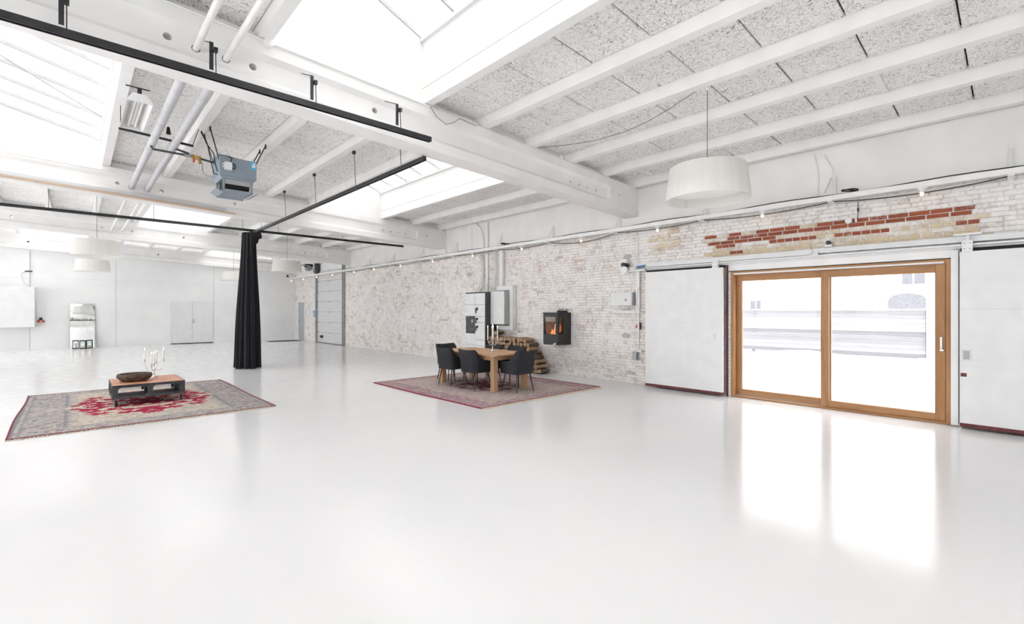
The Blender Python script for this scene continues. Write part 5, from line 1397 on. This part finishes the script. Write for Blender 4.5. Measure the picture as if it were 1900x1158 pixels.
t = thing('yard_fence', 'weathered horizontal plank fence across the snowy yard', 'fence', (18.5, 5, 0))
ya, yb_ = 1.85, 14.0
for i in range(11):
    z0 = .06 + .132 * i
    part('plank', MB().box(18.475 + .012 * (i % 2) + R.uniform(-.004, .004), 18.52, ya, yb_, z0, z0 + .129), FENCE[(i * 3 + i // 4) % 4], t)
for y in (1.9, 4.3, 6.7, 9.1, 11.5, 13.9): part('post', MB().box(18.52, 18.62, y - .05, y + .05, -.05, 1.55), M['fence'], t)
part('snow_cap', MB().box(18.46, 18.56, ya, yb_, 1.512, 1.55), snow, t, bevel=.01)
hw_ = plain('white_render', (.78, .78, .78), .8, var=.03)
t = thing('yard_gate_pier', 'pale pier at the right end of the plank fence', 'pier', (18.6, 1.2, 0))
part('pier', MB().box(18.4, 18.9, .6, 1.83, -.05, 2.6), plain('pale_render', (.55, .56, .60), .8, var=.04), t, bevel=.01)
part('pier_cap', MB().box(18.35, 18.95, .55, 1.88, 2.6, 2.68), hw_, t, bevel=.01)
M['darkwin'] = plain('house_glass', (.13, .135, .15), .2, var=.1)
def house(label, x, y0, y1, h, wins, arch=None, gable=0):
    t = thing('house', label, 'house', (x + 3, (y0 + y1) / 2, 0))
    part('wall', MB().box(x, x + 6, y0, y1, -.05, h), hw_, t)
    if gable:
        ym = (y0 + y1) / 2
        part('gable', MB().prism([(y0, h), (y1, h), (ym, h + gable)], lambda a, c, q: (q, a, c), x, x + 6), hw_, t)
        for s_, ye in ((-1, y0), (1, y1)):
            part('roof', MB().prism([(ye + s_ * .3, h - .1), (ym, h + gable + .05), (ym, h + gable + .2), (ye + s_ * .3, h + .05)], lambda a, c, q: (q, a, c), x - .3, x + 6.3), snow, t)
    else: part('roof', MB().box(x - .2, x + 6.2, y0 - .2, y1 + .2, h, h + .2), snow, t)
    for a, c, d_, e in wins:
        wf = part('window', MB().box(x - .05, x + .02, a - .07, a, d_ - .07, e + .07).box(x - .05, x + .02, c, c + .07, d_ - .07, e + .07).box(x - .05, x + .02, a, c, d_ - .07, d_).box(x - .05, x + .02, a, c, e, e + .07).box(x - .04, x + .02, (a + c) / 2 - .03, (a + c) / 2 + .03, d_, e), hw_, t)
        part('pane', MB().box(x - .02, x - .01, a, c, d_, e), M['darkwin'], wf)
    if arch:
        a, c, z0, z1 = arch
        pts = [(a, z0), (c, z0)] + [((a + c) / 2 + (c - a) / 2 * math.cos(q), z1 - .35 + .35 * math.sin(q)) for q in [i * math.pi / 10 for i in range(11)]]
        part('arched_door', MB().prism(pts, lambda p, q, r_: (r_, p, q), x - .05, x + .02), plain('slate_grey_wood', (.15, .15, .165), .8, var=.2, scale=12), t)
house('white rendered house with arched grey door behind the fence', 26, 1.2, 8.2, 5.2, [(2.62, 3.36, 2.62, 3.3)], (2.55, 3.85, .4, 2.25))
house('distant white gabled house at the left behind the fence', 30, 9.5, 15.0, 2.6, [(10.4, 11.0, 1.3, 2.1), (11.6, 12.2, 1.3, 2.1)], None, 1.6)
